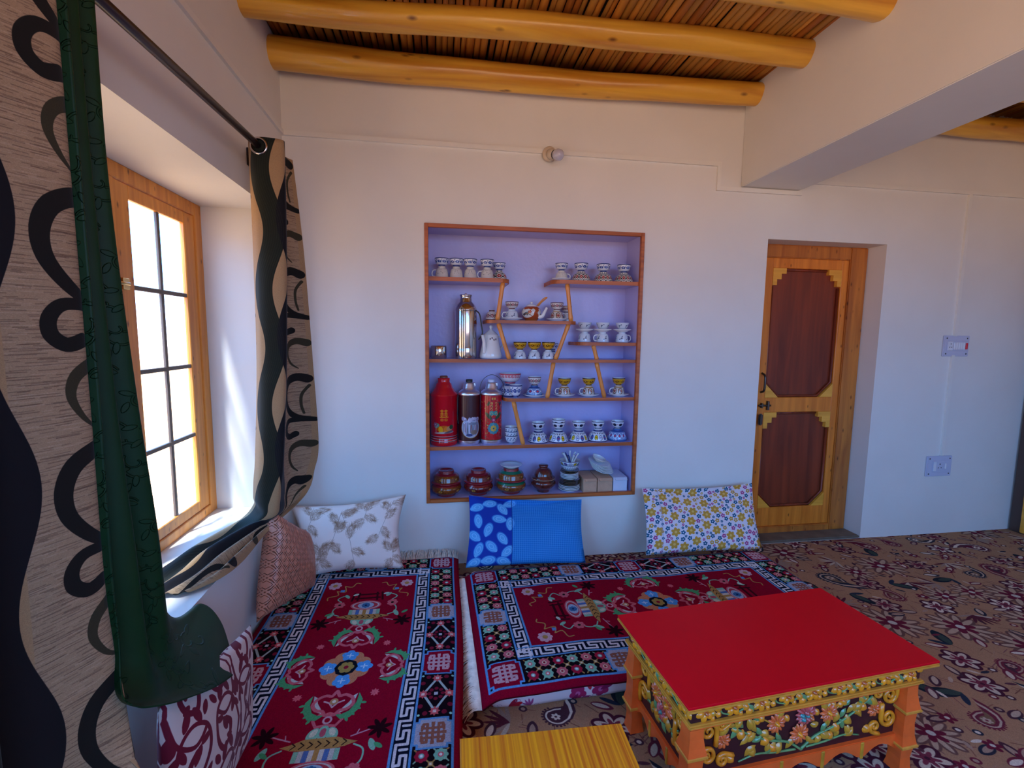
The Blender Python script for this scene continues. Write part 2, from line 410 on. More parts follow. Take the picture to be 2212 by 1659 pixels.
for s, n in ((.135, 13), (.10, 16), (.072, 46), (.045, 120), (.028, 240)):
    for _ in range(n):
        for t in range(30):
            x, y = R.random()*1.5, R.random()*1.5
            if far(x, y, s*.75): break
        else: continue
        placed.append((x, y, s*.75)); a = R.uniform(0, 2*PI); k = R.random()
        if s >= .1: 
            if k < .6: fl_paisley(x, y, s*1.15, a, R.choice(darks), R.choice(lights), R.choice(['6a1c30', '7a5c46', '4a2a33']))
            else:
                fc.flower(x, y, s*.9, 12, '6e4a42', '5a2430', a, .30, .2); fc.flower(x, y, s*.82, 12, 'b8987e', '5a2430', a, .17, .2); fc.flower(x, y, s*.45, 6, '6a1c30', 'c5b8a8', a, .4)
        elif s >= .07:
            if k < .4: fc.flower(x, y, s*.95, 6, '4a1c2c', '4a1c2c', a, .6); fc.flower(x, y, s*.82, 6, R.choice(lights), '6a1c30', a, .36, .3); fc.flower(x, y, s*.5, 6, '7a3040', '4a1c2c', a, .3, .2)
            elif k < .7: [fc.leaf(x, y, s*1.2, s*.2, a+q, R.choice(['b9a692', '5a2430', '9a7f70'])) for q in np.linspace(-1.3, 1.3, 8)]
            else: fc.leaf(x, y, s*1.6, s*.75, a, '22262e'); fc.leaf(x+.005, y, s*1.2, s*.45, a, '39463f'); fc.leaf(x, y, s, s*.3, a+1.2, '2a3040')
        elif s > .04:
            fc.leaf(x, y, s*1.7, s*.8, a, R.choice(darks)); fc.leaf(x+.004*math.cos(a), y+.004*math.sin(a), s*1.3, s*.45, a, R.choice(lights))
            if k < .3: fc.flower(x, y, s*.6, 5, '6a1c30', 'c5b8a8', a, .5)
        else:
            if k < .5: fc.circ(x, y, s*.5, R.choice(darks)); fc.circ(x, y, s*.27, R.choice(lights))
            else: fc.leaf(x, y, s*1.5, s*.5, a, R.choice(lights+darks))
fc.speckle(.10)
M_FLOOR = mat('floor_carpet', img=fc.image('floor_carpet'), rough=.95, spec=.1, bimg=.25, noise=.06, nscale=3)
def flr(u, v): return (-.02+u*(RX+.42), YB-.02+v*(-YB+.02), 0)
fo = ob('floor', grid('floor', flr, 40, 40, lambda u, v: ((u*(RX+.42)*.9+v*4.75*.25)/1.5, (v*4.77)/1.5-u*(RX+.42)*.05), sm=False), M_FLOOR); struct(fo)
solid(fo, .05)

# ceiling: slab, logs, willow sticks, plastered beam
ce = ob('ceiling', boxes('ceiling', [(-.36, YB-.3, ZC+.022, RX+.4, .36, ZC+.12)]), M_CEIL); struct(ce)
def log_mesh(L, r0, r1, seed, n=46, seg=22):
    rr = random.Random(seed); ph = [rr.uniform(0, 6) for _ in range(6)]; V = []
    for i in range(n+1):
        t = i/n; x = t*L; r = r0+(r1-r0)*t
        cy = .012*math.sin(t*6+ph[0])+.005*math.sin(t*13+ph[1]); cz = .008*math.sin(t*4+ph[2])+.003*math.sin(t*17+ph[3])
        for k in range(seg):
            a = 2*PI*k/seg; rk = r*(1+.035*math.sin(3*a+ph[4]+t*3)+.03*math.sin(t*23+ph[5])*math.sin(a+ph[1])+.015*math.sin(5*a+t*31))
            V.append((x, cy+rk*math.cos(a), cz+rk*math.sin(a)))
    Fc = [[i*seg+k, i*seg+(k+1) % seg, (i+1)*seg+(k+1) % seg, (i+1)*seg+k] for i in range(n) for k in range(seg)]
    Fc += [list(range(seg))[::-1], [n*seg+k for k in range(seg)]]
    return mesh('log', V, Fc, sm=True)
BX0, BX1, BZ = 2.637, 3.033, 2.30
logs = [(-.088, 2.752, 2.787, .074, .060), (-.466, 2.766, 2.800, .055, .062), (-.875, 2.785, 2.785, .062, .074), (-1.27, 2.78, 2.79, .062, .066),
        (-1.67, 2.78, 2.79, .066, .06), (-2.07, 2.78, 2.78, .06, .066), (-2.48, 2.78, 2.79, .066, .06), (-2.9, 2.79, 2.78, .06, .06), (-3.32, 2.78, 2.79, .062, .06), (-3.74, 2.78, 2.78, .06, .064), (-4.16, 2.78, 2.79, .062, .06)]
for i, (y, za, zb, ra, rb) in enumerate(logs):
    ob('log', log_mesh(BX0+.10, ra, rb, i), M_LOG, ce, (-.05, y, za), (0, -math.atan2(zb-za, BX0), 0))
for i, y in enumerate([-.085, -.475, -.88, -1.3, -1.7, -2.1, -2.5, -2.9, -3.3, -3.7, -4.1]):
    ob('log', log_mesh(RX-BX1+.10, .064, .062, 50+i, 30), M_LOG, ce, (BX1-.05, y, 2.76-.0*i), (0, .018, 0))
def stick_mesh(seed):
    rr = random.Random(seed); P = []; n = 14; L = -YB
    ph = rr.uniform(0, 6); r = [1*(1+.10*rr.uniform(-1, 1)) for _ in range(n+1)]
    for i in range(n+1): P.append((.10*math.sin(i*.9+ph)+.05*math.sin(i*2.1), -L*i/n, .10*math.cos(i*.7+ph)))
    me = tube('willow_stick', [(p[0]*.02, p[1], p[2]*.02) for p in P], [q*.0135 for q in r], 7); return me
sm_ = [stick_mesh(i) for i in range(9)]
sticks = []
for i, me in enumerate(sm_): me.materials.append(M_STICK[i % 3])
def lay(x0, x1):
    x = x0
    while x < x1:
        w = random.uniform(.024, .043)
        o = ob('willow_stick', random.choice(sm_), None, ce, (x+w/2, 0, ZC+.004+random.uniform(-.003, .004)))
        o.scale = (w/.0275, 1, w/.030); x += w*1.0+(.006 if random.random() < .3 else 0)
lay(.0, BX0); lay(BX1, RX)
ob('beam', boxes('beam', [(BX0, YB, BZ, BX1, .0, ZC+.03)], .004, 2), M_WALL, ce)

# cable casing on the walls
cz, cw, cp = 2.422, .024, .014
t1 = ob('trim_1', boxes('trim_1', [(cp, -cp, cz-cw/2, 2.497, 0, cz+cw/2), (2.473, -cp, BZ-.006, 2.497, 0, cz-cw/2), (2.473, -cp, BZ-.030, 3.05, 0, BZ-.006)], 0), M_TRIM); struct(t1)
t2 = ob('trim_2', boxes('trim_2', [(0, -4.7, cz-cw/2, cp, 0, cz+cw/2)], 0), M_TRIM); struct(t2)
t3 = ob('trim_3', boxes('trim_3', [(BX1, -cp, 2.345, RX, 0, 2.367), (4.288, -cp, 1.41, 4.310, 0, 2.345), (4.288, -cp, .575, 4.310, 0, 1.28)], 0), M_TRIM); struct(t3)

# ------------------------------------------------------------------ window_1 (left wall)
wx = -.338
w1 = bpy.data.objects.new('window_1', None); COL.objects.link(w1); struct(w1)
def W_(n, L, m=M_FRAMEW, p=w1, bev=.003): return ob(n, boxes(n, L, bev), m, p)
x0f, x1f = wx-.022, wx+.012
W_('window_frame', [(x0f, WY1-.062, WZ0, x1f, WY1, WZ1), (x0f, WY0, WZ0, x1f, WY0+.06, WZ1), (x0f, WY0+.06, WZ1-.058, x1f, WY1-.062, WZ1), (x0f, WY0+.06, WZ0, x1f, WY1-.062, WZ0+.045),
     (x0f, -.868, WZ0+.045, x1f, -.806, WZ1-.058), (x0f, -1.17, WZ0+.045, x1f, -1.11, WZ1-.058)])
def sash(y0, y1, st, cols, rows=4):
    zz0, zz1 = WZ0+.047, WZ1-.060; xa, xb = wx-.018, wx+.002
    s = W_('sash', [(xa, y1-st, zz0, xb, y1, zz1), (xa, y0, zz0, xb, y0+st, zz1), (xa, y0+st, zz1-.052, xb, y1-st, zz1), (xa, y0+st, zz0, xb, y1-st, zz0+.05)])
    gy0, gy1, gz0, gz1 = y0+st, y1-st, zz0+.05, zz1-.052
    mt = .018; xm = wx-.014, wx-.001
    for k in range(1, rows): 
        z = gz0+(gz1-gz0)*k/rows; ob('muntin', boxes('muntin', [(xm[0], gy0, z-mt/2, xm[1], gy1, z+mt/2)], .002), M_MUNT, s)
    for k in range(1, cols):
        y = gy0+(gy1-gy0)*k/cols; ob('muntin', boxes('muntin', [(xm[0], y-mt/2, gz0, xm[1]-.001, y+mt/2, gz1)], .002), M_MUNT, s)
    for k in range(rows):
        for c in range(cols):
            z = gz0+(gz1-gz0)*(k+.5)/rows; y = gy0+(gy1-gy0)*(c+.5)/cols; hy = (gy1-gy0)/cols/2; hz = (gz1-gz0)/rows/2
            ob('pane', mesh('pane', [(wx-.009, y-hy, z-hz), (wx-.009, y+hy, z-hz), (wx-.009, y+hy, z+hz), (wx-.009, y-hy, z+hz)], [[0, 1, 2, 3]]), M_GLASS, s)
    return s
s1 = sash(-.803, -.255, .085, 2); s1.location.x = .004
sash(-1.108, -.870, .075, 1); sash(-1.697, -1.172, .08, 2)
# brass latch and hinge on the first sash
lt = ob('latch', tube('latch', [(wx+.022, -.835, 1.556), (wx+.022, -.775, 1.556)], .006, 10), M_BRASS, w1)
ob('latch_plate', boxes('latch_plate', [(wx+.004, -.80, 1.535, wx+.018, -.765, 1.577), (wx+.010, -.838, 1.54, wx+.018, -.815, 1.572)], .002), M_BRASS, lt)
ob('hinge', boxes('hinge', [(wx+.006, -.812, 1.22, wx+.016, -.798, 1.315)], .003), M_BRASS, w1)
# unseen windows behind the camera: plain frames
w2 = struct(bpy.data.objects.new('window_2', None)); COL.objects.link(w2)
ob('window_frame', boxes('window_frame', [(-.30, -4.1, .4, -.24, -4.03, 2.3), (-.30, -2.27, .4, -.24, -2.2, 2.3), (-.30, -4.03, .4, -.24, -2.27, .47), (-.30, -4.03, 2.23, -.24, -2.27, 2.3), (-.30, -3.18, .47, -.24, -3.12, 2.23)], .004), M_FRAMEW, w2)

w3 = struct(bpy.data.objects.new('window_added', None)); COL.objects.link(w3)  # unseen window, added and sized to throw more light on floor and tables
ob('window_frame', boxes('window_frame', [(WFX0, YB-.2, WFZ0, WFX0+.07, YB-.14, WFZ1), (WFX1-.07, YB-.2, WFZ0, WFX1, YB-.14, WFZ1), (WFX0+.07, YB-.2, WFZ0, WFX1-.07, YB-.14, WFZ0+.07), (WFX0+.07, YB-.2, WFZ1-.07, WFX1-.07, YB-.14, WFZ1), (2.37, YB-.2, WFZ0+.07, 2.43, YB-.14, WFZ1-.07)], .004), M_FRAMEW, w3)

# ------------------------------------------------------------------ door_1 (back wall)
d1 = struct(bpy.data.objects.new('door_1', None)); COL.objects.link(d1)
FY = .13
ob('door_frame', boxes('door_frame', [(3.575, FY, 0, DX1, FY+.09, DZ), (DX0, FY, 0, DX0+.085, FY+.09, DZ), (DX0+.085, FY, 1.915, 3.575, FY+.09, DZ)], .006, 2), M_DOORF, d1)
ob('threshold', boxes('threshold', [(DX0+.085, FY-.005, 0, 3.575, FY+.09, .06)], .005, 2), M_DOORF, d1)
ob('step', boxes('step', [(DX0, .0, 0, DX1, FY, .018)], .006, 2), M_CONC, d1)
leaf = bpy.data.objects.new('door_leaf', None); COL.objects.link(leaf); leaf.parent = d1
Y0, Y1 = FY+.012, FY+.05
LX0, LX1 = 2.932, 3.575
px0, px1 = 3.007, 3.525
ob('stile', boxes('stile', [(LX0, Y0, .06, px0, Y1, 1.915)], .003), M_DOORW, leaf)
ob('stile', boxes('stile', [(px1, Y0, .06, LX1, Y1, 1.915)], .003), M_DOORW, leaf)
for a, b in ((.06, .195), (.875, .978), (1.848, 1.915)): ob('rail', boxes('rail', [(px0, Y0, a, px1, Y1, b)], .003), M_DOORW, leaf)
ob('panel', boxes('panel', [(px0, Y0+.024, .978, px1, Y0+.032, 1.848)]), M_DPANEL, leaf)
ob('panel', boxes('panel', [(px0, Y0+.024, .195, px1, Y0+.032, .875)]), M_DPANEL, leaf)
def stepped(x, z, sx):
    P = [(0, 0), (.098, 0), (.098, -.036), (.064, -.036), (.064, -.073), (.032, -.073), (.032, -.112), (0, -.112)]
    return prism('corner_block', [(x+sx*p[0], z+p[1]) for p in P], 1, Y0-.001, Y0+.025)
def chamf(x, z, sx): return prism('corner_block', [(x, z), (x+sx*.10, z), (x, z+.095)], 1, Y0-.001, Y0+.025)
for z in (1.848, .875):
    ob('corner_block', stepped(px0, z, 1), M_DBLOCK, leaf); ob('corner_block', stepped(px1, z, -1), M_DBLOCK, leaf)
for z in (.978, .195):
    ob('corner_block', chamf(px0, z, 1), M_DBLOCK, leaf); ob('corner_block', chamf(px1, z, -1), M_DBLOCK, leaf)
def bead(P, n=None):
    P = [Vector((p[0], Y0+.016, p[1])) for p in P]; L = []
    for a, b in zip(P[:-1], P[1:]):
        m = max(2, int((b-a).length/.011))
        for i in range(m): q = a.lerp(b, (i+.5)/m); L.append((q.x-.004, q.y-.005, q.z-.004, q.x+.004, q.y+.008, q.z+.004))
    o = ob('beading', boxes('beading', L), M_DPANEL, leaf); o['kind'] = 'stuff'
    bb = tube('molding', P, .009, 6); ob('molding', bb, M_DPANEL, leaf)
for zt, zb in ((1.848, .978), (.875, .195)):
    i = .008
    bead([(px0+.098+i, zt-i), (px1-.098-i, zt-i)])
    bead([(px1-i, zt-.112-i), (px1-i, zb+.095+i), (px1-.10-i, zb+i), (px0+.10+i, zb+i), (px0+i, zb+.095+i), (px0+i, zt-.112-i)])
dl = ob('door_bolt', tube('door_bolt', [(2.955, Y0-.014, .925), (3.045, Y0-.014, .925)], .0065, 10), M_DARKM, d1)
ob('bolt_bracket', boxes('bolt_bracket', [(3.02, Y0-.022, .893, 3.032, Y0, .955), (2.975, Y0-.022, .908, 2.985, Y0, .942)], .002), M_DARKM, dl)
ob('door_handle', tube('door_handle', smooth([(2.975, Y0, 1.145), (2.975, Y0-.03, 1.13), (2.975, Y0-.035, 1.08), (2.975, Y0-.03, 1.03), (2.975, Y0, 1.015)], 4), .007, 8), M_DARKM, d1)
ob('padlock', boxes('padlock', [(2.955, Y0-.03, .79, 2.985, Y0-.012, .87)], .007, 2), M_DARKM, d1)

# door_2: brown frame and the edge of an open leaf on the right
d2 = struct(bpy.data.objects.new('door_2', None)); COL.objects.link(d2)
ob('door_frame', boxes('door_frame', [(RX-.055, -.085, 0, RX+.09, -.012, 2.05), (RX-.055, -1.02, 0, RX+.09, -.95, 2.05), (RX-.055, -.95, 1.97, RX+.09, -.085, 2.05)], .004), mat('dark_frame', (.085, .045, .035), .5, noise=.1), d2)
ob('door_leaf', boxes('door_leaf', [(RX-.075, -.128, .012, RX+.55-.3, -.088, 1.95)], .004), M_DBLOCK, d2)

# ------------------------------------------------------------------ built-in display shelf in the niche
sh = thing('display_shelf', 'brown-edged lilac display shelving with slanted struts, set into the wall niche', 'shelf', (0, 0, 0))
fr = .017
for n, b in (('frame_board', (NX0-.004, -.012, NZ0-.004, NX0+fr, .012, NZ1+.004)), ('frame_board', (NX1-fr, -.012, NZ0-.004, NX1+.004, .012, NZ1+.004)),
             ('frame_board', (NX0+fr, -.012, NZ1-fr, NX1-fr, .012, NZ1+.004)), ('frame_board', (NX0+fr, -.012, NZ0-.004, NX1-fr, .012, NZ0+fr))):
    ob(n, boxes(n, [b], .002), M_SHELF, sh)
def shelf(x0, x1, zt, zb, roundl=False, roundr=False):
    """lilac board with a wood lipping; rounded free ends"""
    def outline(off):
        P = []
        y0 = .008+off; r = .07
        if roundl: P += [(x0+off+(r-r*math.cos(a))*.9, y0+r-r*math.sin(a)) for a in np.linspace(0, PI/2, 7)]
        else: P += [(x0, y0)]
        if roundr: P += [(x1-off-(r-r*math.sin(a))*.9+0, y0+r-r*math.cos(a)) for a in np.linspace(0, PI/2, 7)]
        else: P += [(x1, y0)]
        P += [(x1-(off if roundr else 0), nd), (x0+(off if roundl else 0), nd)]
        return P
    b = ob('shelf_board', prism('shelf_board', outline(.003), 2, zb+.001, zt), M_LILAC, sh)
    O = outline(0); I = outline(.0035)
    m = len(O)-(2 if not (roundl or roundr) else 2)
    if roundl: O = [O[-1]]+O[:-1]; I = [I[-1]]+I[:-1]; m += 1
    k = m+(1 if roundr else 0)
    V = []; Fc = []
    for i in range(k):
        for (p, z) in ((O[i], zb), (O[i], zt+.001), (I[i], zt+.001), (I[i], zb)): V.append((p[0], p[1], z))
    for i in range(k-1):
        for j in range(4): Fc.append([i*4+j, i*4+(j+1) % 4, (i+1)*4+(j+1) % 4, (i+1)*4+j])
    ob('lipping', mesh('lipping', V, Fc), M_SHELF, b)
XL, XR = NX0+.009, NX1-.009
shelf(XL, 1.222, 1.709, 1.687, roundr=True)
shelf(1.469, XR, 1.712, 1.690, roundl=True)
shelf(1.080, 1.636, 1.470, 1.452, roundl=True, roundr=True)
shelf(1.638, XR, 1.345, 1.326, roundl=True)
shelf(XL, XR, 1.240, 1.222)
shelf(1.191, XR, 1.006, .987, roundl=True)
shelf(XL, XR, .722, .702)
def strut(xa, za, xb, zb, y=.028):
    P = [Vector((xa, y, za)), Vector((xb, y, zb))]
    n = 10; pts = [P[0].lerp(P[1], i/n) for i in range(n+1)]
    me = tube('strut', pts, [.0125+.004*math.sin(PI*i/n)*0+(.002 if i in (1, n-1) else 0) for i in range(n+1)], 12)
    ob('strut', me, M_STRUT, sh)
strut(1.178, 1.687, 1.148, 1.470); strut(1.566, 1.690, 1.595, 1.470); strut(1.154, 1.452, 1.221, 1.240); strut(1.580, 1.452, 1.503, 1.240)
strut(1.739, 1.326, 1.764, 1.240); strut(1.762, 1.222, 1.820, 1.006); strut(1.492, 1.222, 1.457, 1.006); strut(1.249, .987, 1.312, .722)

# ------------------------------------------------------------------ crockery patterns
def band(name, bg, draw, w=.24, h=.06, ppm=1700, rough=.12):
    c = Cv(w, h, ppm, bg, True); draw(c); return mat(name, img=c.image(name), rough=rough, coat=.35)
def pat_blue(c):
    c.rect(0, .053, .24, .06, '2a3a78'); c.rect(0, .0, .24, .004, '3a4a88')
    for i in range(8):
        x = .03*i+.015; c.flower(x, .03, .011, 6, '27408f' if i % 2 else '4a62a8', 'e8ecf4', 0, .6)
        c.line(smooth([(x+.008, .02), (x+.015, .036), (x+.022, .024)], 4), .003, '33508f'); c.leaf(x+.01, .042, .012, .005, .6, '2c3f80')
def pat_red(c):
    c.rect(0, .053, .24, .06, '5a2030')
    for i in range(8):
        x = .03*i+.015; c.circ(x, .030, .0115, '7a1c30'); c.circ(x, .03, .007, 'd8d0cc'); c.circ(x, .03, .004, 'a03040')
        c.line([(x+.015, .015), (x+.015, .046)], .003, '4a3a30'); c.leaf(x+.013, .02, .012, .005, 1.1, '2c4a40')
def pat_vine(c):     # red and green flowers, thick dark outlines
    c.rect(0, .0, .24, .005, '303040')
    for i in range(6):
        x = .04*i+.02; c.ell(x, .03, .017, .022, 0, '1f2a30'); c.ell(x, .03, .014, .019, 0, 'd8d2c8'); c.flower(x, .03, .013, 6, 'a02a2a', 'd8d2c8', 0, .5)
        for y in (.01, .03, .05): c.leaf(x+.014, y, .014, .007, .8, '2f5a40'); c.leaf(x+.026, y, .014, .006, 2.3, '303040')
def pat_speck(c):
    for i in range(70): c.circ(RNG.rand()*.24, .008+RNG.rand()*.03, .0008+RNG.rand()*.0012, '6a6a70')
def pat_yellow(c):
    c.rect(0, 0, .24, .06, 'd09a18'); c.rect(0, .050, .24, .06, '5a3a14'); c.rect(0, .046, .24, .048, 'f0d060')
    for i in range(6):
        x = .04*i+.02; c.ell(x, .028, .012, .009, .3, '6a3a10'); c.circ(x, .029, .004, 'e8b830'); c.line(smooth([(x+.012, .02), (x+.018, .036), (x+.026, .022)], 4), .0028, '7a4a14')
def pat_sprig(c):
    for i in range(5):
        x = .048*i+.02
        for k in range(6): c.leaf(x+.004*k, .02+.005*k, .010, .0045, .4+k*.9, ['2f4a6a', '5a6a8a', '36405a'][k % 3])
        c.line([(x, .015), (x+.02, .045)], .0012, '405070')
def pat_pink(c):
    c.rect(0, .050, .24, .06, 'c04858'); 
    for i in range(10): x = .024*i; c.flower(x, .040, .010, 5, 'c85868', 'e8d8dc', 0, .6); c.leaf(x+.008, .03, .012, .004, 1.4, '9a5a70')
    c.rect(0, .0, .24, .006, '6a7aa8')
def pat_medal(c):
    c.rect(0, 0, .24, .004, '202a68')
    for i in range(6):
        x = .04*i+.02; q = i % 3; c.circ(x, .036, .0150, '1c2450'); c.circ(x, .036, .0125, ['e0c020', '3a5aa0', 'c8d0e0'][q]); c.line([(x-.006, .036), (x+.006, .036)], .004, ['705010', 'c03040', '3050a0'][q])
    for i in range(12): c.leaf(.02*i+.01, .007, .011, .009, PI/2, '3a2440')
    c.rect(0, .0555, .24, .06, '283068')
def pat_dots(c):
    c.rect(0, .055, .24, .06, '202850')
    for i in range(6): c.circ(.04*i+.02, .030, .0125, '22203a'); c.circ(.04*i+.04, .032, .0035, 'b03040')
def pat_bluegeo(c):
    c.rect(0, 0, .24, .06, '7a9ac8'); c.rect(0, .0, .24, .008, '2a4a90'); c.rect(0, .050, .24, .06, '3060a0')
    for i in range(6):
        x = .04*i+.02; c.circ(x, .028, .015, 'd0dcec'); c.circ(x, .028, .011, '3a62a8'); c.circ(x, .028, .006, 'c03a50'); c.leaf(x+.014, .024, .012, .008, .8, 'e8eef4')
def pat_brocade(c):
    c.rect(0, .0, .24, .006, 'b08040')
    for i in range(6):
        x = .04*i+.02; c.ell(x, .03, .015, .022, 0, '6a4a38'); c.ell(x, .03, .011, .017, 0, 'c8b8a8'); c.flower(x, .03, .010, 6, 'b04838', '405a70'); c.leaf(x+.012, .012, .03, .008, 1.57, '7a5a40')
def pat_fine(c):
    c.rect(0, .054, .24, .06, '3a4a70')
    for i in range(12): c.circ(.02*i, .04, .004, '4a5a80'); c.leaf(.02*i+.01, .02, .016, .006, 1., '5a6a90')
P_ = {k: band('china_'+k, bgc, f) for k, bgc, f in (('blue', 'd8dce6', pat_blue), ('red', 'dcd6d2', pat_red), ('vine', 'd8d2c8', pat_vine), ('speck', 'd6d0c6', pat_speck), ('yellow', 'd09a18', pat_yellow),
      ('sprig', 'd2dae2', pat_sprig), ('pink', 'dcd4d8', pat_pink), ('medal', 'dce2ea', pat_medal), ('dots', 'dce0e8', pat_dots), ('geo', '7a9ac8', pat_bluegeo), ('brocade', 'cfc6bc', pat_brocade), ('fine', 'ccd6e0', pat_fine))}

def bowl_prof(r, h, foot=.46, flare=0., ex=.55):
    o = [(0, .002), (r*foot*.9, .002), (r*foot*.92, 0), (r*foot, 0), (r*foot, h*.10), (r*foot*.92, h*.13)]
    for t in np.linspace(.1, 1, 9):
        rr = r*(foot+(1-foot)*math.sin(t*PI/2)**ex)*(1-flare*(1-t)); o.append((rr, h*(.13+.87*t)))
    n = len(o); rr = o[-1][0]
    o += [(rr*.965, h*1.0)]
    for t in np.linspace(.9, 0, 7):
        o.append(((rr*.95)*(foot*.7+(1-foot*.7)*math.sin(t*PI/2)**ex), h*(.17+.81*t)))
    o.append((0, h*.165))
    mi = [0]*(n-1)+[1]*(len(o)-n)
    return o, mi
MC = {}
def bowl(label, kind, x, y, z, r, h, inv=False, group=None, foot=.46, rz=None, tilt=None, flare=0., name='bowl', cat='bowl'):
    key = (kind, round(r, 3), round(h, 3), foot, flare, cat)
    if key not in MC:
        p, mi = bowl_prof(r, h, foot, flare, .30 if cat == 'cup' else .75 if kind == 'medal' else .50); me = lathe(name, p, 28, mi, urep=max(1, round(2*PI*r/.24)), vr=(h*.13, h)); me.materials.append(P_[kind] if kind in P_ else kind); me.materials.append(M_CHINA); MC[key] = me
    o = bpy.data.objects.new(name, MC[key]); COL.objects.link(o)
    rz = random.uniform(0, 6) if rz is None else rz
    o.location = (x, y, z+(h if inv else 0)); o.rotation_euler = (PI if inv else 0, 0, rz)
    if tilt: o.rotation_euler = tilt; o.location = (x, y, z)
    return tag(o, label, cat, group)
def cup(label, kind, x, y, z, r, h, inv=True, side=-1, group=None):
    """tea cup with a loop handle, upside down if inv"""
    o = bowl(label, kind, x, y, z, r, h, inv, group, .55, PI/2 if side == 0 else 0 if side > 0 else PI, name='teacup', cat='cup', flare=.05)
    key = ('handle', round(r, 3), round(h, 3))
    if key not in MC:
        P = smooth([(r*.80, 0, h*.82), (r*1.25, 0, h*.86), (r*1.45, 0, h*.62), (r*1.25, 0, h*.34), (r*.70, 0, h*.30)], 4)
        MC[key] = tube('handle', P, .0035, 8); MC[key].materials.append(M_CHINA)
    hd = bpy.data.objects.new('handle', MC[key]); COL.objects.link(hd); hd.parent = o
    if inv:   # the x rotation mirrors; keep the handle on the wanted side
        pass
    return o
def saucer(label, x, y, z, r, group=None, m=None, tilt=None, name='saucer', hh=.014, cat='saucer'):
    key = ('saucer', round(r, 3), m.name if m else '', hh)
    if key not in MC:
        MC[key] = lathe(name, [(0, .002), (r*.5, .002), (r*.52, 0), (r*.56, 0), (r*.58, .003), (r*.85, hh*.6), (r, hh), (r*.99, hh+.002), (r*.82, hh*.65+.002), (r*.5, .006), (0, .006)], 32); MC[key].materials.append(m or M_CHINA)
    o = bpy.data.objects.new(name, MC[key]); COL.objects.link(o); o.location = (x, y, z)
    if tilt: o.rotation_euler = tilt
    return tag(o, label, cat, group)

Z1, Z2, Z3, Z4, Z5, Z6, Z0 = 1.7095, 1.4705, 1.3455, 1.2405, 1.0065, .7225, NZ0+.0065
e = .0008
ordn = ['first', 'second', 'third', 'fourth', 'fifth']
# top left shelf
for i, (x, y) in enumerate([(.826, .085), (.910, .085), (.992, .085), (1.091, .08)]):
    z = Z1+e-.0
    cup('speckled white mug standing upside down, %s from the left on the top left shelf' % ordn[i], 'speck', x, y, z, .039, .066, True, [-1, 0, 0, -1][i], 'upturned mugs on the top left shelf')
    bowl('small blue-patterned bowl on the %s speckled mug from the left, top left shelf' % ordn[i], 'blue', x, y, z+.067, .041, .046, False, 'small bowls stacked on the upturned cups', rz=i*1.3)
bowl('red and green patterned bowl upside down at the free end of the top left shelf', 'vine', 1.168, .12, Z1+e, .047, .056, True)
bowl('small blue-patterned bowl on the upturned patterned bowl at the end of the top left shelf', 'blue', 1.168, .12, Z1+e+.057, .038, .046, False, 'small bowls stacked on the upturned cups')
# top right shelf
ZR = 1.7125+e
saucer('white saucer at the free end of the top right shelf', 1.545, .09, ZR, .058)
cup('plain white cup upside down on a saucer, top right shelf', 'speck', 1.545, .09, ZR+.0085, .038, .052, True, 1)
bowl('small blue-patterned bowl on the upturned white cup of the top right shelf', 'blue', 1.545, .09, ZR+.0615, .039, .044, False, 'small bowls stacked on the upturned cups')
for i, x in enumerate([1.667, 1.808, 1.940]):
    bowl('large red-green bowl upside down, %s from left, top right shelf' % ordn[i], 'vine', x, .085, ZR, .058, .059, True, 'upturned patterned bowls on the top right shelf', rz=i)
    bowl('small blue-patterned bowl on the %s large upturned bowl, top right shelf' % ordn[i], 'blue', x, .085, ZR+.060, .042, .049, False, 'small bowls stacked on the upturned cups')
# middle shelf
zm = 1.4705+e
bowl('dark red patterned bowl upside down behind the left strut of the middle shelf', 'red', 1.125, .12, zm, .038, .062, True)
for i, (x, k, s) in enumerate([(1.242, 'sprig', -1), (1.520, 'brocade', 1)]):
    saucer('white saucer %s the painted teapot on the middle shelf' % ['left of', 'right of'][i], x, .085, zm, .066)
    cup('%s teacup upside down on a saucer %s the painted teapot' % (['white', 'brown-patterned'][i], ['left of', 'right of'][i]), k, x, .085, zm+.0085, .041, .058, True, s)
    bowl('small red-patterned bowl on the upturned cup %s the painted teapot' % ['left of', 'right of'][i], 'red', x, .085, zm+.0675, .041, .044, False, 'small bowls stacked on the upturned cups')
bowl('white bowl upside down behind the right strut of the middle shelf', 'sprig', 1.598, .155, zm, .032, .056, True)
bowl('dark-patterned bowl stacked behind the right strut of the middle shelf', 'red', 1.598, .155, zm+.057, .035, .040)
# painted teapot
def pat_tea(c):
    c.rect(0, 0, .36, .10, 'a8481c'); 
    for i in range(3):
        x = .12*i+.06; c.ell(x, .05, .045, .030, .1, 'd8d4cc'); 
        for k in range(9): c.circ(x-.04+.01*k, .055+.018*math.sin(k*1.7), .012, 'd8d4cc')
        c.leaf(x-.03, .04, .05, .016, .4, '3a4048'); c.leaf(x, .035, .03, .012, 1.2, '5a5a58'); c.flower(x+.02, .06, .012, 5, 'c04828', 'e0c070'); c.line(smooth([(x-.03, .03), (x, .05), (x+.03, .035)], 4), .004, '6a3a24')
    c.rect(0, 0, .36, .012, 'a85a1c')
M_TEA = band('painted_teapot', 'a8481c', pat_tea, .36, .10, 1500)
tp = thing('teapot', 'small painted teapot in rust red and white with a raised cane handle', 'teapot', (1.363, .095, zm), 0)
ob('body', lathe('body', [(0, 0), (.036, 0), (.038, .004), (.050, .018), (.059, .04), (.060, .055), (.053, .074), (.038, .085), (.030, .087), (0, .087)], 32), M_TEA, tp, rot=(0, 0, .9))
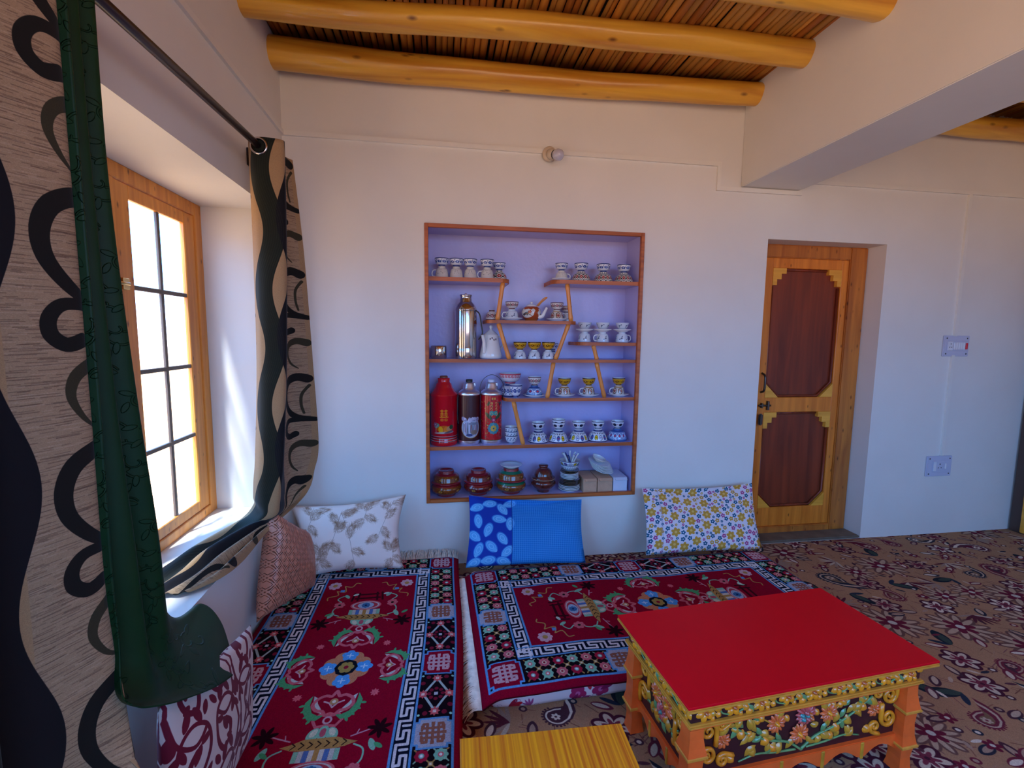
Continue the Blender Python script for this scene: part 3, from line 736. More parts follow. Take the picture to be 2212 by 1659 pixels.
ld = ob('lid', lathe('lid', [(0, .086), (.034, .086), (.034, .089), (.024, .097), (.010, .101), (.005, .103), (.009, .109), (.009, .113), (0, .116)], 24), M_CHINA, tp)
ob('spout', tube('spout', smooth([(.040, -.025, .022), (.062, -.036, .030), (.074, -.043, .055), (.086, -.05, .080)], 5), .014, 12, .0065), M_CHINA, tp)
ob('handle', tube('handle', smooth([(.028, -.01, .084), (.044, -.012, .105), (.074, -.008, .135), (.094, -.004, .142), (.088, .0, .134), (.062, .005, .112), (.045, .01, .09)], 5), .0038, 8), M_STRUT, tp)
# right small shelf
z3 = 1.3455+e
for i, x in enumerate([1.712, 1.818, 1.945]):
    cup('white sprig teacup upside down, %s from the left on the small right shelf' % ordn[i], 'sprig', x, .09+(.035 if i == 0 else 0), z3, .040, .064, True, [0, -1, 1][i], 'upturned teacups on the small right shelf')
    saucer('white saucer lying on the %s upturned teacup of the small right shelf' % ordn[i], x, .09+(.035 if i == 0 else 0), z3+.0655, .057, 'saucers on the upturned teacups')
    bowl('flared white sprig bowl on the %s saucer of the small right shelf' % ordn[i], 'sprig', x, .09+(.035 if i == 0 else 0), z3+.0735, .042, .048, False, 'flared bowls on the saucers', flare=.15)
# long shelf, upper: steel cup, flask, coffee pot, yellow bowls
z4 = 1.2405+e
sc = ob('flask_cup', lathe('flask_cup', [(0, 0), (.043, 0), (.046, .003), (.046, .070), (.042, .076), (0, .077)], 36), M_STEEL, None, (.806, .09, z4)); tag(sc, 'polished steel flask cup standing upside down at the left end of the long shelf', 'cup')
fl = thing('steel_flask', 'tall polished steel vacuum flask with a dark side handle', 'flask', (.966, .085, z4))
ob('body', lathe('body', [(0, 0), (.062, 0), (.064, .004), (.064, .06), (.0635, .062), (.064, .064), (.064, .292), (.062, .30), (.052, .318), (.040, .332)], 40), M_STEEL, fl)
ob('neck', lathe('neck', [(.040, .330), (.036, .336), (.036, .350), (.034, .354), (.034, .366), (.0365, .369), (.0365, .376), (.0, .377)], 32), M_STEEL, fl)
ob('stopper', lathe('stopper', [(0, .376), (.006, .376), (.006, .384), (0, .386)], 12), M_STEEL, fl)
ob('handle', tube('handle', smooth([(.056, -.03, .285), (.078, -.04, .262), (.088, -.045, .20), (.094, -.05, .15), (.072, -.04, .115)], 5), .0042, 8), M_BLACK, fl)
ob('handle_band', lathe('handle_band', [(.0645, .280), (.0658, .281), (.0658, .290), (.0645, .291)], 36), M_STEEL, fl)
cpm = mat('pot_china', (.76, .76, .74), .14, noise=.02, coat=.3)
cpot = thing('coffee_pot', 'tall white china coffee pot with a knobbed lid and small dark flowers', 'pot', (1.116, .09, z4))
ob('body', lathe('body', [(0, 0), (.058, 0), (.066, .006), (.068, .016), (.064, .035), (.052, .09), (.046, .125), (.045, .142), (.042, .146), (0, .146)], 36), cpm, cpot)
ob('lid', lathe('lid', [(.044, .146), (.036, .152), (.020, .166), (.010, .172), (.006, .180), (.011, .188), (.009, .197), (0, .200)], 28), cpm, cpot)
ob('spout', tube('spout', smooth([(-.040, -.04, .035), (-.043, -.05, .07), (-.046, -.052, .105), (-.056, -.062, .142)], 5), .013, 12, .009), cpm, cpot)
ob('handle', tube('handle', smooth([(.040, .02, .13), (.075, .04, .128), (.082, .045, .09), (.056, .03, .05)], 5), .005, 8), cpm, cpot)
fd = boxes('flower_decal', [(-.012+.011*i, -.0475, .112+.006*math.sin(i*2), -.004+.011*i, -.0455, .124+.006*math.sin(i*2)) for i in range(4)], .002, 2)
ob('flower_decal', fd, mat('decal_brown', (.16, .08, .08), .4), cpot)
for i, x in enumerate([1.292, 1.380, 1.468]):
    bowl('white cup-shaped bowl upside down under the %s yellow bowl of the long shelf' % ordn[i], 'sprig', x, .07, z4, .039, .055, True, 'upturned white bowls on the long shelf', .5)
    bowl('yellow patterned bowl, %s from the left on the long shelf' % ordn[i], 'yellow', x, .07, z4+.056, .041, .047, False, 'yellow bowls on the long shelf', rz=.3+i*.2)
bowl('blue-patterned bowl behind the third yellow bowl of the long shelf', 'blue', 1.515, .15, z4, .035, .05, True)
bowl('small blue bowl stacked behind the third yellow bowl of the long shelf', 'blue', 1.515, .15, z4+.051, .036, .044)
# fifth shelf
z5 = 1.0065+e
bowl('blue-banded bowl upside down under the big pink-rimmed bowl', 'blue', 1.245, .145, z5, .062, .078, True)
bowl('large white bowl with a pink flowered rim, on another bowl', 'pink', 1.245, .145, z5+.079, .068, .062, foot=.5)
bowl('small blue-patterned cup leaning before the big pink-rimmed bowl', 'blue', 1.266, .052, z5, .039, .078, False, None, .42, flare=.1)
saucer('white saucer under the blue geometric bowl', 1.388, .085, z5, .070)
bowl('blue geometric bowl upside down on a saucer, left of the strut', 'geo', 1.388, .085, z5+.0085, .050, .062, True)
bowl('small red-patterned bowl on the upturned blue geometric bowl', 'red', 1.388, .085, z5+.0715, .041, .052, False, 'small bowls stacked on the upturned cups')
for i, x in enumerate([1.578, 1.735, 1.932]):
    saucer('white saucer under the %s gilt cup of the lower right shelf' % ordn[i], x, .085, z5, .069, 'saucers of the gilt cups')
    cup('brocade-patterned cup upside down, %s from the left on the lower right shelf' % ordn[i], 'brocade', x, .085, z5+.0085, .040, .060, True, -1, 'upturned gilt cups on the lower right shelf')
    bowl('yellow patterned bowl on the %s gilt cup of the lower right shelf' % ordn[i], 'yellow', x, .085, z5+.0695, .041, .046, False, 'yellow bowls on the gilt cups', rz=.2*i)
# sixth shelf: thermoses, stacked bowls, medallion bowls
z6 = .7225+e
def red_thermos_tex():
    c = Cv(.51, .30, 1100, 'cc0a1e')
    for i in range(40): c.rect(0, .26+.001*i, .51, .261+.001*i, 'cc0a1e')
    for y in (.028, .042, .056): c.rect(0, y, .51, y+.003, 'c8b0b0'); c.rect(0, y-.004, .51, y, '600810')
    g = 'e8a81c'; X = .382
    def st(P, w=.0048): c.line([(X+p[0]*.9, .185+p[1]) for p in P], w, g)
    for s in (-1, 1):   # double-happiness character
        st([(s*.013-.010, .028), (s*.013+.010, .028)]); st([(s*.013, .034), (s*.013, .014)]); st([(s*.013-.009, .015), (s*.013+.009, .015)], .004)
        st([(s*.013-.007, .009), (s*.013+.007, .009), (s*.013+.007, -.001), (s*.013-.007, -.001), (s*.013-.007, .009)], .0036)
        st([(s*.013-.007, -.020), (s*.013+.007, -.020), (s*.013+.007, -.031), (s*.013-.007, -.031), (s*.013-.007, -.020)], .0036)
    st([(-.027, -.009), (.027, -.009)]); st([(-.016, -.002), (-.019, -.010)], .0036); st([(.016, -.002), (.019, -.010)], .0036)
    c.ell(X+.0, .105, .05, .02, .0, 'd06018'); c.ell(X-.02, .10, .014, .020, .2, 'e8a81c'); c.ell(X+.012, .102, .014, .018, -.2, 'e08028'); c.ell(X+.034, .108, .02, .014, .3, 'c89060'); c.circ(X+.045, .115, .013, '2f4a2c')
    c.ell(X-.045, .124, .018, .013, .5, '6a9a7a'); c.line(smooth([(X-.05, .085), (X-.05, .11), (X-.038, .128)], 4), .004, 'b8a0a0'); c.flower(X-.055, .13, .014, 6, 'a06080', 'e0c0c0')
    c.ell(X, .082, .062, .006, .05, 'b8b0a8'); c.ell(X+.03, .086, .03, .006, .2, '6a5a60')
    return mat('red_thermos', img=c.image('red_thermos'), rough=.22, coat=.5)
def pic_tex():
    c = Cv(.41, .30, 1100, '3c0410'); X = .315
    c.ell(X, .105, .062, .062, 0, 'b89848'); c.ell(X, .106, .060, .060, 0, 'a8b4cc'); c.rect(X-.07, .150, X+.07, .19, '3c0410')
    for i in range(26): a = RNG.rand()*.11-.055; c.circ(X+a, .148+RNG.rand()*.014, .005+RNG.rand()*.007, ['b8b4cc', '8a88a8', 'c8c4d8'][i % 3])
    for i in range(16): x = X-.05+.0065*i; c.line([(x, .07+.012*math.sin(i)), (x+.004*math.sin(i*2), .13+.01*math.sin(i*3))], .0035, ['3a3c58', 'c8ccd8', '6a5a58', '8a2038', '485a50'][i % 5])
    c.ell(X+.02, .078, .022, .014, 0, '8a7468'); c.ell(X+.015, .13, .03, .008, 0, '7a8498'); c.ell(X-.01, .062, .02, .008, 0, '2c3a70')
    return mat('maroon_thermos', img=c.image('maroon_thermos'), rough=.38, coat=.15)
def flo_tex():
    c = Cv(.41, .30, 1100, 'c01020')
    for i in range(260): c.circ(RNG.rand()*.41, .03+RNG.rand()*.24, .002+RNG.rand()*.002, ['c8a040', '2f6a4a', 'd04848', '501018'][i % 4])
    for X in (.11, .315):
        c.rect(X-.1, .012, X+.1, .030, '6a5a30')
        c.flower(X, .10, .036, 12, '3a8a98', 'c02838', 0, .45); c.flower(X, .10, .02, 8, 'c8a848', '1f5a68')
        c.leaf(X-.01, .155, .06, .022, 2.4, '2c4a30'); c.leaf(X+.01, .155, .06, .022, .7, '2c4a30'); c.circ(X, .15, .014, '8a2858'); c.circ(X, .15, .007, 'c87a90')
        for s in (-1, 1):
            c.leaf(X, .182, .03, .03, PI/2-s*.9, '2f8a8a'); c.line(arc(X+s*.014, .187, .013, -1.5, 3.5, 10, .004), .0028, 'd0b060')
            for k in range(3): c.line(arc(X+s*.014, .215+.018*k, .009, -1.57, 3.6, 9, .003), .0028, 'd0a850')
            c.leaf(X+s*.04, .235, .03, .016, 1., '203a28')
        c.rect(X-.012, .272, X-.003, .285, 'c8a040'); c.rect(X+.003, .272, X+.012, .285, 'c8a040')
    return mat('floral_thermos', img=c.image('floral_thermos'), rough=.22, coat=.4)
th = thing('red_thermos', 'large glossy red thermos with a golden character and stepped shoulders', 'thermos', (.835, .095, z6))
m = red_thermos_tex()
ob('body', lathe('body', [(.0, 0), (.078, 0), (.081, .004), (.081, .029), (.0795, .031), (.0795, .063), (.081, .066), (.081, .295), (.083, .298), (.083, .303)], 40, vr=(0, .30)), m, th)
shd = mat('red_enamel', (.62, .006, .016), .18, noise=.03, coat=.5)
ob('shoulder', lathe('shoulder', [(.083, .300), (.080, .308), (.066, .322), (.060, .336), (.056, .339), (.050, .352), (.045, .368), (.038, .374), (.035, .382), (.037, .398), (.034, .401), (.024, .402)], 36), shd, th)
ob('cap', lathe('cap', [(.024, .400), (.024, .410), (.020, .414), (0, .414)], 24), mat('cap_wood', (.20, .06, .03), .4, noise=.1), th)
ob('handle', tube('handle', smooth([(.050, .064, .28), (.058, .074, .25), (.058, .074, .14), (.050, .064, .07)], 4), .004, 6), M_DARKM, th)
def thermos(nm, label, m, x, cap, wire):
    t = thing(nm, label, 'thermos', (x, .09, z6))
    ob('base_ring', lathe('base_ring', [(0, 0), (.060, 0), (.063, .004), (.066, .020), (.066, .026)], 36), M_ALU, t)
    ob('body', lathe('body', [(.065, .024), (.065, .303)], 40, vr=(0.0, .303)), m, t)
    ob('shoulder', lathe('shoulder', [(.066, .300), (.068, .304), (.064, .316), (.050, .328), (.038, .332), (.038, .345), (.034, .349), (.034, .362), (.0305, .366), (.0305, .374), (.022, .376), (0, .376)], 36), M_ALU, t)
    ob('cap', lathe('cap', [(.0, .374), (.019, .374), (.0205, .380), (.0205, .392), (.0, .393)], 20), cap, t)
    ob('clasp', boxes('clasp', [(.024, -.012, .350, .038, .012, .372)], .003), M_ALU, t)
    if wire: ob('wire_handle', tube('wire_handle', smooth([(-.066, -.02, .30), (-.072, -.03, .35), (-.05, -.04, .40), (-.005, -.045, .424), (.04, -.04, .405), (.070, -.03, .36), (.076, -.02, .31), (.068, -.01, .29)], 5), .0017, 6), M_DARKM, t)
    else: ob('side_handle', tube('side_handle', smooth([(-.064, -.01, .29), (-.071, -.01, .27), (-.071, -.01, .16), (-.064, -.01, .12)], 4), .003, 6), M_DARKM, t)
thermos('maroon_thermos', 'maroon thermos with a pale landscape picture and tin shoulders', pic_tex(), .987, M_BLACK, False)
thermos('floral_thermos', 'red flowered thermos with a thin wire handle and pale stopper', flo_tex(), 1.122, M_CORK, True)
for k in range(3): bowl(['lowest', 'middle', 'topmost'][k]+' of the three nested blue-dotted bowls beside the flowered thermos', 'fine', 1.243, .06, z6+.026*k+.0005*k, .040, .052, False, 'nested bowls beside the thermos')
for i, (x, k) in enumerate([(1.418, 'medal'), (1.548, 'medal'), (1.678, 'medal'), (1.806, 'medal'), (1.936, 'geo')]):
    h = .074
    bowl('bowl with %s, upside down, %s' % ('a blue geometric pattern' if k == 'geo' else 'coloured medallions', ['leftmost of the five on the lower shelf', 'second of the five on the lower shelf', 'third of the five on the lower shelf', 'fourth of the five on the lower shelf', 'at the right end of the lower shelf'][i]),
         k, x, .09, z6, .062, h, True, 'upturned bowls on the lower shelf', .42, rz=.15+i*.4)
    bowl('small dotted bowl on the %s upturned bowl from the left, lower shelf' % ordn[i], 'dots', x, .09, z6+h+e, .041, .048, False, 'dotted bowls on the lower shelf', rz=.2)
bowl('dotted bowl nested in the dotted bowl of the second stack, lower shelf', 'dots', 1.548, .09, z6+.074+.018, .041, .048, False, 'dotted bowls on the lower shelf')
# niche floor: lidded lacquer pots
def lacq(name, c1, c2, bandc=None):
    c = Cv(.6, .12, 700, c1, True)
    for i in range(300): c.circ(RNG.rand()*.6, RNG.rand()*.12, .0015+RNG.rand()*.003, c2, .6)
    if bandc: c.rect(0, .096, .6, .12, bandc)
    else: c.rect(0, .1, .6, .12, '8a1820')
    c.rect(0, 0, .6, .014, '8a1820')
    for i in range(5): c.line(arc(.12*i+.05, .055, .020, 0, 6.3, 16), .0022, '1c0c08'); c.flower(.12*i+.05, .055, .014, 6, 'b88838', '3a1408')
    return mat(name, img=c.image(name), rough=.22, coat=.5)
L1, L2, L3 = lacq('lacquer_gold', '7a3a10', 'b8802c'), lacq('lacquer_red', '6a1414', 'a05028'), lacq('lacquer_green_band', '82401a', 'b8802c', '0c6a4c')
L4 = mat('lacquer_tortoise', (.10, .016, .012), .2, noise=.9, nscale=22, coat=.6)
M_LRED = mat('lacquer_red_plain', (.26, .015, .018), .25, noise=.1, coat=.5)
def lpot(label, m, x, r, s=1., y=.11, knob=True):
    t = thing('lidded_pot', label, 'pot', (x, y, Z0+e), 0, 'lidded lacquer pots on the niche floor')
    h = r*.94
    ob('foot', lathe('foot', [(0, 0), (r*.60, 0), (r*.62, h*.03), (r*.62, h*.13), (r*.66, h*.16)], 32), M_LRED, t)
    ob('body', lathe('body', [(r*.64, h*.15), (r*.86, h*.25), (r*.98, h*.42), (r, h*.55), (r*.96, h*.70), (r*.86, h*.82), (r*.84, h*.86), (0, h*.86)], 36, vr=(h*.15, h*.86)), m, t)
    l = ob('lid', lathe('lid', [(0, h*.87), (r*.98, h*.93), (r*1.0, h*.97), (r*.98, h*1.0), (r*.86, h*1.03), (r*.84, h*1.06), (r*.85, h*1.30), (r*.78, h*1.44), (r*.62, h*1.55), (r*.52, h*1.58)], 36, vr=(h*.95, h*1.58)), m, t)
    ob('knob', lathe('knob', [(r*.52, h*1.56), (r*.50, h*1.60), (r*.52, h*1.72), (r*.50, h*1.76), (r*.44, h*1.76), (r*.40, h*1.70), (0, h*1.69)], 32), M_LRED, l)
    return t, h
lpot('gold and red lacquered pot with lid, leftmost on the niche floor', L1, .848, .094)
lpot('dark red lacquered pot with lid, second from the left on the niche floor', L2, 1.046, .092)
t3_, h3 = lpot('gold lacquered pot with a green band, carrying a white dish', L3, 1.252, .095)
saucer('white dish lying on the lid of the green-banded pot', 1.252, .11, Z0+e+h3*1.77, .070, None, None, None, 'dish', .020, 'dish')
t = thing('wooden_pot', 'small dark tortoiseshell pot with a rounded lid, right of the green-banded pot', 'pot', (1.458, .10, Z0+e))
ob('body', lathe('body', [(0, 0), (.038, 0), (.041, .004), (.038, .012), (.060, .026), (.078, .048), (.080, .060), (.074, .075), (.060, .084), (0, .084)], 36), L4, t)
l = ob('lid', lathe('lid', [(.0, .085), (.073, .087), (.074, .091), (.060, .098), (.057, .112), (.050, .134), (.036, .148), (.024, .152), (.027, .156), (.031, .168), (.026, .172), (0, .172)], 36), L4, t)
ob('rim', lathe('rim', [(.060, .083), (.073, .084), (.0745, .0865), (.060, .088)], 36), M_CARD, t)
# plate and bowl stack with spoons
MP = [M_CHINA, mat('gilt_china', (.10, .06, .03), .2, noise=.1, coat=.5), M_CHINA]
z = Z0+e; sx, sy = 1.628, .095
seq = [('w', 4), ('g', 4), ('w', 4), ('g', 2)]; cnt = 0
for kk, n in seq:
    for _ in range(n):
        saucer({'w': 'white saucer', 'g': 'dark gilt-edged saucer'}[kk]+' in the tall stack, %s from the bottom' % ['first', 'second', 'third', 'fourth', 'fifth', 'sixth', 'seventh', 'eighth', 'ninth', 'tenth', 'eleventh', 'twelfth', 'thirteenth', 'fourteenth'][cnt],
               sx+random.uniform(-.003, .003), sy, z, .067 if cnt < 8 else .058, 'saucers in the tall stack', MP[1] if kk == 'g' else None); z += .0094; cnt += 1
z += .001
bowl('white patterned bowl on top of the stack of saucers', 'fine', sx, sy, z, .058, .040)
bowl('blue-patterned bowl with yellow spots holding china spoons, atop the saucer stack', 'medal', sx, sy, z+.020, .066, .046)
for i in range(9):
    a = i*.7; P = smooth([(.018*math.cos(a), .018*math.sin(a), 0), (.024*math.cos(a), .024*math.sin(a), .03), (.045*math.cos(a)*.9, .04*math.sin(a), .062), (.055*math.cos(a), .045*math.sin(a), .070+.006*(i % 3))], 3)
    o = ob('spoon', tube('spoon', P, [.009 if q < 3 else .0055+.0015*(q > 7) for q in range(len(P))], 8), M_CHINA if i % 3 else P_['blue'], None, (sx+.004, sy-.0, z+.032))
    tag(o, 'white china spoon standing in the bowl on top of the saucer stack', 'spoon', 'china spoons in the bowl')
def carton(label, x0, x1, y0, y1, h, m):
    t = thing('carton', label, 'box', ((x0+x1)/2, (y0+y1)/2, Z0+e)); w = (x1-x0)/2; d = (y1-y0)/2; k = .0015
    ob('box_body', boxes('box_body', [(-w, -d, 0, w, d, k), (-w, -d, k, -w+k, d, h), (w-k, -d, k, w, d, h), (-w+k, -d, k, w-k, -d+k, h), (-w+k, d-k, k, w-k, d, h)]), m, t)
    f = prism('flap', [(-d, h), (d, h+.004), (d, h+.006), (-d, h+.002)], 0, -w, w); ob('flap', f, m, t)
    ob('flap', prism('flap', [(-d-.016, h-.012), (-d, h+.001), (-d, h+.0025), (-d-.017, h-.0105)], 0, -w+.01, w-.004), m, t); return t
carton('brown cardboard box beside the saucer stack, left of the pair', 1.703, 1.791, .035, .20, .086, M_CARD)
carton('brown cardboard box in the middle of the three, under the tilted plates', 1.797, 1.893, .035, .20, .086, M_CARD)
carton('white cardboard box at the right end of the niche floor', 1.900, 1.992, .035, .20, .088, M_WHITEBOX)
for k in range(7):
    nz_ = Vector((.20, -.20, 1)).normalized(); p0 = Vector((1.850, .115, Z0+.116))+nz_*.0088*k+Vector((-.006*k, 0, 0))
    q = nz_.to_track_quat('Z', 'Y').to_euler()
    saucer('white plate in the tilted pile on the cardboard boxes, %s from below' % ['first', 'second', 'third', 'fourth', 'fifth', 'sixth', 'topmost, seventh'][k], p0.x, p0.y, p0.z, .073, 'tilted plates on the boxes', None, tuple(q), 'plate', .014, 'plate')
p0 = Vector((1.850-.050, .110, Z0+.116))+nz_*.0088*8.4
bowl('small translucent white bowl lying on the tilted plates', 'speck', p0.x, p0.y, p0.z, .045, .026, tilt=(0.2, .35, 0))

# ------------------------------------------------------------------ wall lamp and switch boards
wl_ = thing('wall_lamp', 'unlit round bulb in a cream holder on the cable casing of the back wall', 'lamp', (1.432, 0, 2.405))
ob('base_plate', lathe('base_plate', [(0, 0), (.041, 0), (.041, .012), (.034, .018), (0, .018)], 28), M_HOLD, wl_, (0, -cp, .0), (PI/2, 0, 0))
hd = ob('holder', lathe('holder', [(0, 0), (.026, 0), (.029, .02), (.026, .045), (.024, .046), (.022, .03), (0, .03)], 28), M_HOLD, wl_, (0, -.03, -.002), (PI/2+.35, 0, .42))
ob('bulb', lathe('bulb', [(0, .025), (.014, .03), (.016, .042), (.026, .058), (.031, .076), (.029, .094), (.018, .107), (0, .112)], 28), M_BULB, wl_, (0, -.03, -.002), (PI/2+.35, 0, .42))
def board(label, x, z, w, h, kind):
    t = thing('switch_board', label, 'switchboard', (x, 0, z))
    ob('plate', boxes('plate', [(-w/2, -.012, -h/2, w/2, -.0005, h/2)], .003, 2), M_PLATE, t)
    for sx_ in (-1, 1):
        for sz in (-1, 1): ob('screw', lathe('screw', [(0, 0), (.005, 0), (.004, .002), (0, .0025)], 10), M_DARKM, t, (sx_*(w/2-.02), -.0125, sz*(h/2-.018)), (PI/2, 0, 0))
    if kind:
        ob('frame', boxes('frame', [(-.078, -.016, -.034, .085, -.012, .034)], .002), M_PLATE, t)
        for i in range(5): ob('rocker', boxes('rocker', [(-.030+i*.019, -.021, -.024, -.014+i*.019, -.016, .024)], .002), M_SWITCH, t)
        ob('rocker', boxes('rocker', [(.066, -.022, -.022, .082, -.016, .022)], .002), M_RED, t)['label'] = 'red rocker switch'
        s = ob('socket', boxes('socket', [(-.074, -.019, -.030, -.036, -.016, .030)], .002), M_SWITCH, t)
        for a, b in ((-.055, .014), (-.063, -.008), (-.047, -.008)): ob('pin_hole', lathe('pin_hole', [(0, 0), (.0035, 0), (.003, .001), (0, .001)], 8), M_BLACK, s, (a, -.0192, b), (PI/2, 0, 0))
    else:
        ob('frame', boxes('frame', [(-.058, -.016, -.042, .060, -.012, .042)], .002), M_PLATE, t)
        ob('rocker', boxes('rocker', [(-.056, -.022, -.032, -.034, -.016, .032)], .002), M_SWITCH, t)
        s = ob('socket', boxes('socket', [(-.030, -.019, -.034, .034, -.016, .034)], .002), M_PLATE, t)
        for a, b, r_ in ((-.004, .016, .005), (-.016, -.010, .004), (.008, -.010, .004)): ob('pin_hole', lathe('pin_hole', [(0, 0), (r_, 0), (r_*.9, .001), (0, .001)], 8), M_BLACK, s, (a, -.0192, b), (PI/2, 0, 0))
        ob('rocker', boxes('rocker', [(.038, -.020, -.02, .052, -.016, .02)], .002), M_SWITCH, t)
board('pale switchboard with one red switch, higher of the two right of the door', 4.316, 1.343, .205, .142, 1)
board('pale socket board low on the wall right of the door', 4.283, .500, .205, .145, 0)

# ------------------------------------------------------------------ Tibetan rug pattern (u across, v along)
MAR, NAV, SKY_, WHT, PNK, GRN, TAN, BLK = '8a0424', '0e1224', '5a92c4', 'd4cdd0', 'c4626c', '4c9a66', 'a9824a', '160a12'
def knot(c, x, y, s, col, bgc):
    w = s*.13
    g = [-.30, -.10, .10, .30]
    for k in (-.2, .0, .2):
        c.line([(x+s*k, y-s*.34), (x+s*k, y+s*.34)], w*.8, col); c.line([(x-s*.34, y+s*k), (x+s*.34, y+s*k)], w*.8, col)
    for a, b in ((-1, 1), (1, 1), (-1, -1), (1, -1)):
        X, Y = x+a*s*.34, y+b*s*.34
        c.line([(X, Y-b*s*.14), (X, Y+b*s*.04), (X-a*s*.14, Y+b*s*.04)], w*.8, col)
        c.line([(X+a*s*.04, y+b*s*.12), (X+a*s*.04, y+b*s*.30)], w*.7, col); 
    for a, b in ((0, 1), (0, -1), (1, 0), (-1, 0)): c.rect(x+a*s*.40-w*.5, y+b*s*.40-w*.5, x+a*s*.40+w*.5, y+b*s*.40+w*.5, col)
def sqr(c, x, y, hx, hy, kind):
    bgc = MAR if kind == 'm' else 'a3a3b2'
    n = .014
    P = [(x-hx+n, y-hy), (x+hx-n, y-hy), (x+hx-n, y-hy+n), (x+hx, y-hy+n), (x+hx, y+hy-n), (x+hx-n, y+hy-n), (x+hx-n, y+hy), (x-hx+n, y+hy), (x-hx+n, y+hy-n), (x-hx, y+hy-n), (x-hx, y-hy+n), (x-hx+n, y-hy+n)]
    c.poly(P, bgc); c.line(P+[P[0]], .007, SKY_)
    knot(c, x, y, min(hx, hy)*1.62, 'c39aa0' if kind == 'm' else '8e5848', bgc)
def star8(c, x, y, r, col):
    c.poly([(x+r*(1 if k % 2 == 0 else .62)*math.cos(k*PI/8), y+r*(1 if k % 2 == 0 else .62)*math.sin(k*PI/8)) for k in range(16)], col)
def diamond(c, x, y, hx, hy, vert):
    c.line([(x-hx*.72, y), (x, y+hy*.72), (x+hx*.72, y), (x, y-hy*.72), (x-hx*.72, y)], .009, 'a9b8b4')
    for a, b in ((1, 0), (-1, 0), (0, 1), (0, -1)):
        X, Y = x+a*hx*.74, y+b*hy*.74; star8(c, X, Y, .021, 'c8565c'); c.rect(X-.006, Y-.006, X+.006, Y+.006, 'd8b8b0')
    for k in range(8): c.circ(x+.024*math.cos(k*PI/4), y+.024*math.sin(k*PI/4), .0075, '7a1830')
    c.rect(x-.007, y-.007, x+.007, y+.007, 'b8b8c0')
    for a in (-1, 1):
        for b in (-1, 1):
            for q in (.55, .85): c.circ(x+a*hx*q*.95, y+b*hy*(1.35-q), .009, '7a1830')
            c.circ(x+a*hx*.86, y+b*hy*.86, .005, '9ad0c0')
def lattice(c, x0, y0, x1, y1):
    p = .060; nx = max(2, int(round((x1-x0)/p))); ny = max(2, int(round((y1-y0)/p)))
    px, py = (x1-x0)/nx, (y1-y0)/ny
    for i in range(nx+1):
        for j in range(ny+1):
            X, Y = x0+i*px, y0+j*py
            for (dx, dy) in ((1, 1), (-1, 1), (1, -1), (-1, -1)):
                if x0 < X+dx*px*.3 < x1 and y0 < Y+dy*py*.3 < y1: c.line([(X+dx*px*.12, Y+dy*py*.12), (X+dx*px*.30, Y+dy*py*.30)], .005, '8fb59a' if (i+j) % 2 else 'a9824a')
            if x0+.01 < X < x1-.01 and y0+.01 < Y < y1-.01: c.rect(X-.008, Y-.008, X+.008, Y+.008, 'b08a50'); c.rect(X-.004, Y-.004, X+.004, Y+.004, 'd8c8b0')
    for i in range(nx):
        for j in range(ny):
            X, Y = x0+(i+.5)*px, y0+(j+.5)*py; k = (i+j*2) % 3
            c.flower(X, Y, .0225, 8, [PNK, 'a01c38', '7fb59a'][k], ['d8c8a8', '7fb0a0', 'd0606a'][k], 0, .62, .40); c.circ(X, Y, .005, ['8a1830', 'e0e0e0', 'e8e0d8'][k])
def key(c, P0, P1, b, inward):
    """greek key band from P0 to P1; inward: unit vector across"""
    L = math.hypot(P1[0]-P0[0], P1[1]-P0[1]); d = ((P1[0]-P0[0])/L, (P1[1]-P0[1])/L); n = int(round(L/.094)); p = L/n
    T = lambda s, t: (P0[0]+d[0]*s+inward[0]*t*b, P0[1]+d[1]*s+inward[1]*t*b)
    c.line([T(0, .04), T(L, .04)], .005, SKY_); c.line([T(0, .96), T(L, .96)], .005, SKY_)
    for i in range(n):
        s = i*p
        c.line([T(s+.05*p, .22), T(s+.62*p, .22), T(s+.62*p, .50), T(s+.30*p, .50)], .0100, WHT)
        c.line([T(s+.05*p, .22), T(s+.05*p, .78), T(s+.30*p-.25*p, .78)], .0100, WHT)
        c.line([T(s+1.05*p, .78), T(s+.42*p-.14*p, .78), T(s+.30*p, .50)], .0100, WHT)
        c.line([T(s+.84*p, .22), T(s+.84*p, .56)], .0100, WHT)
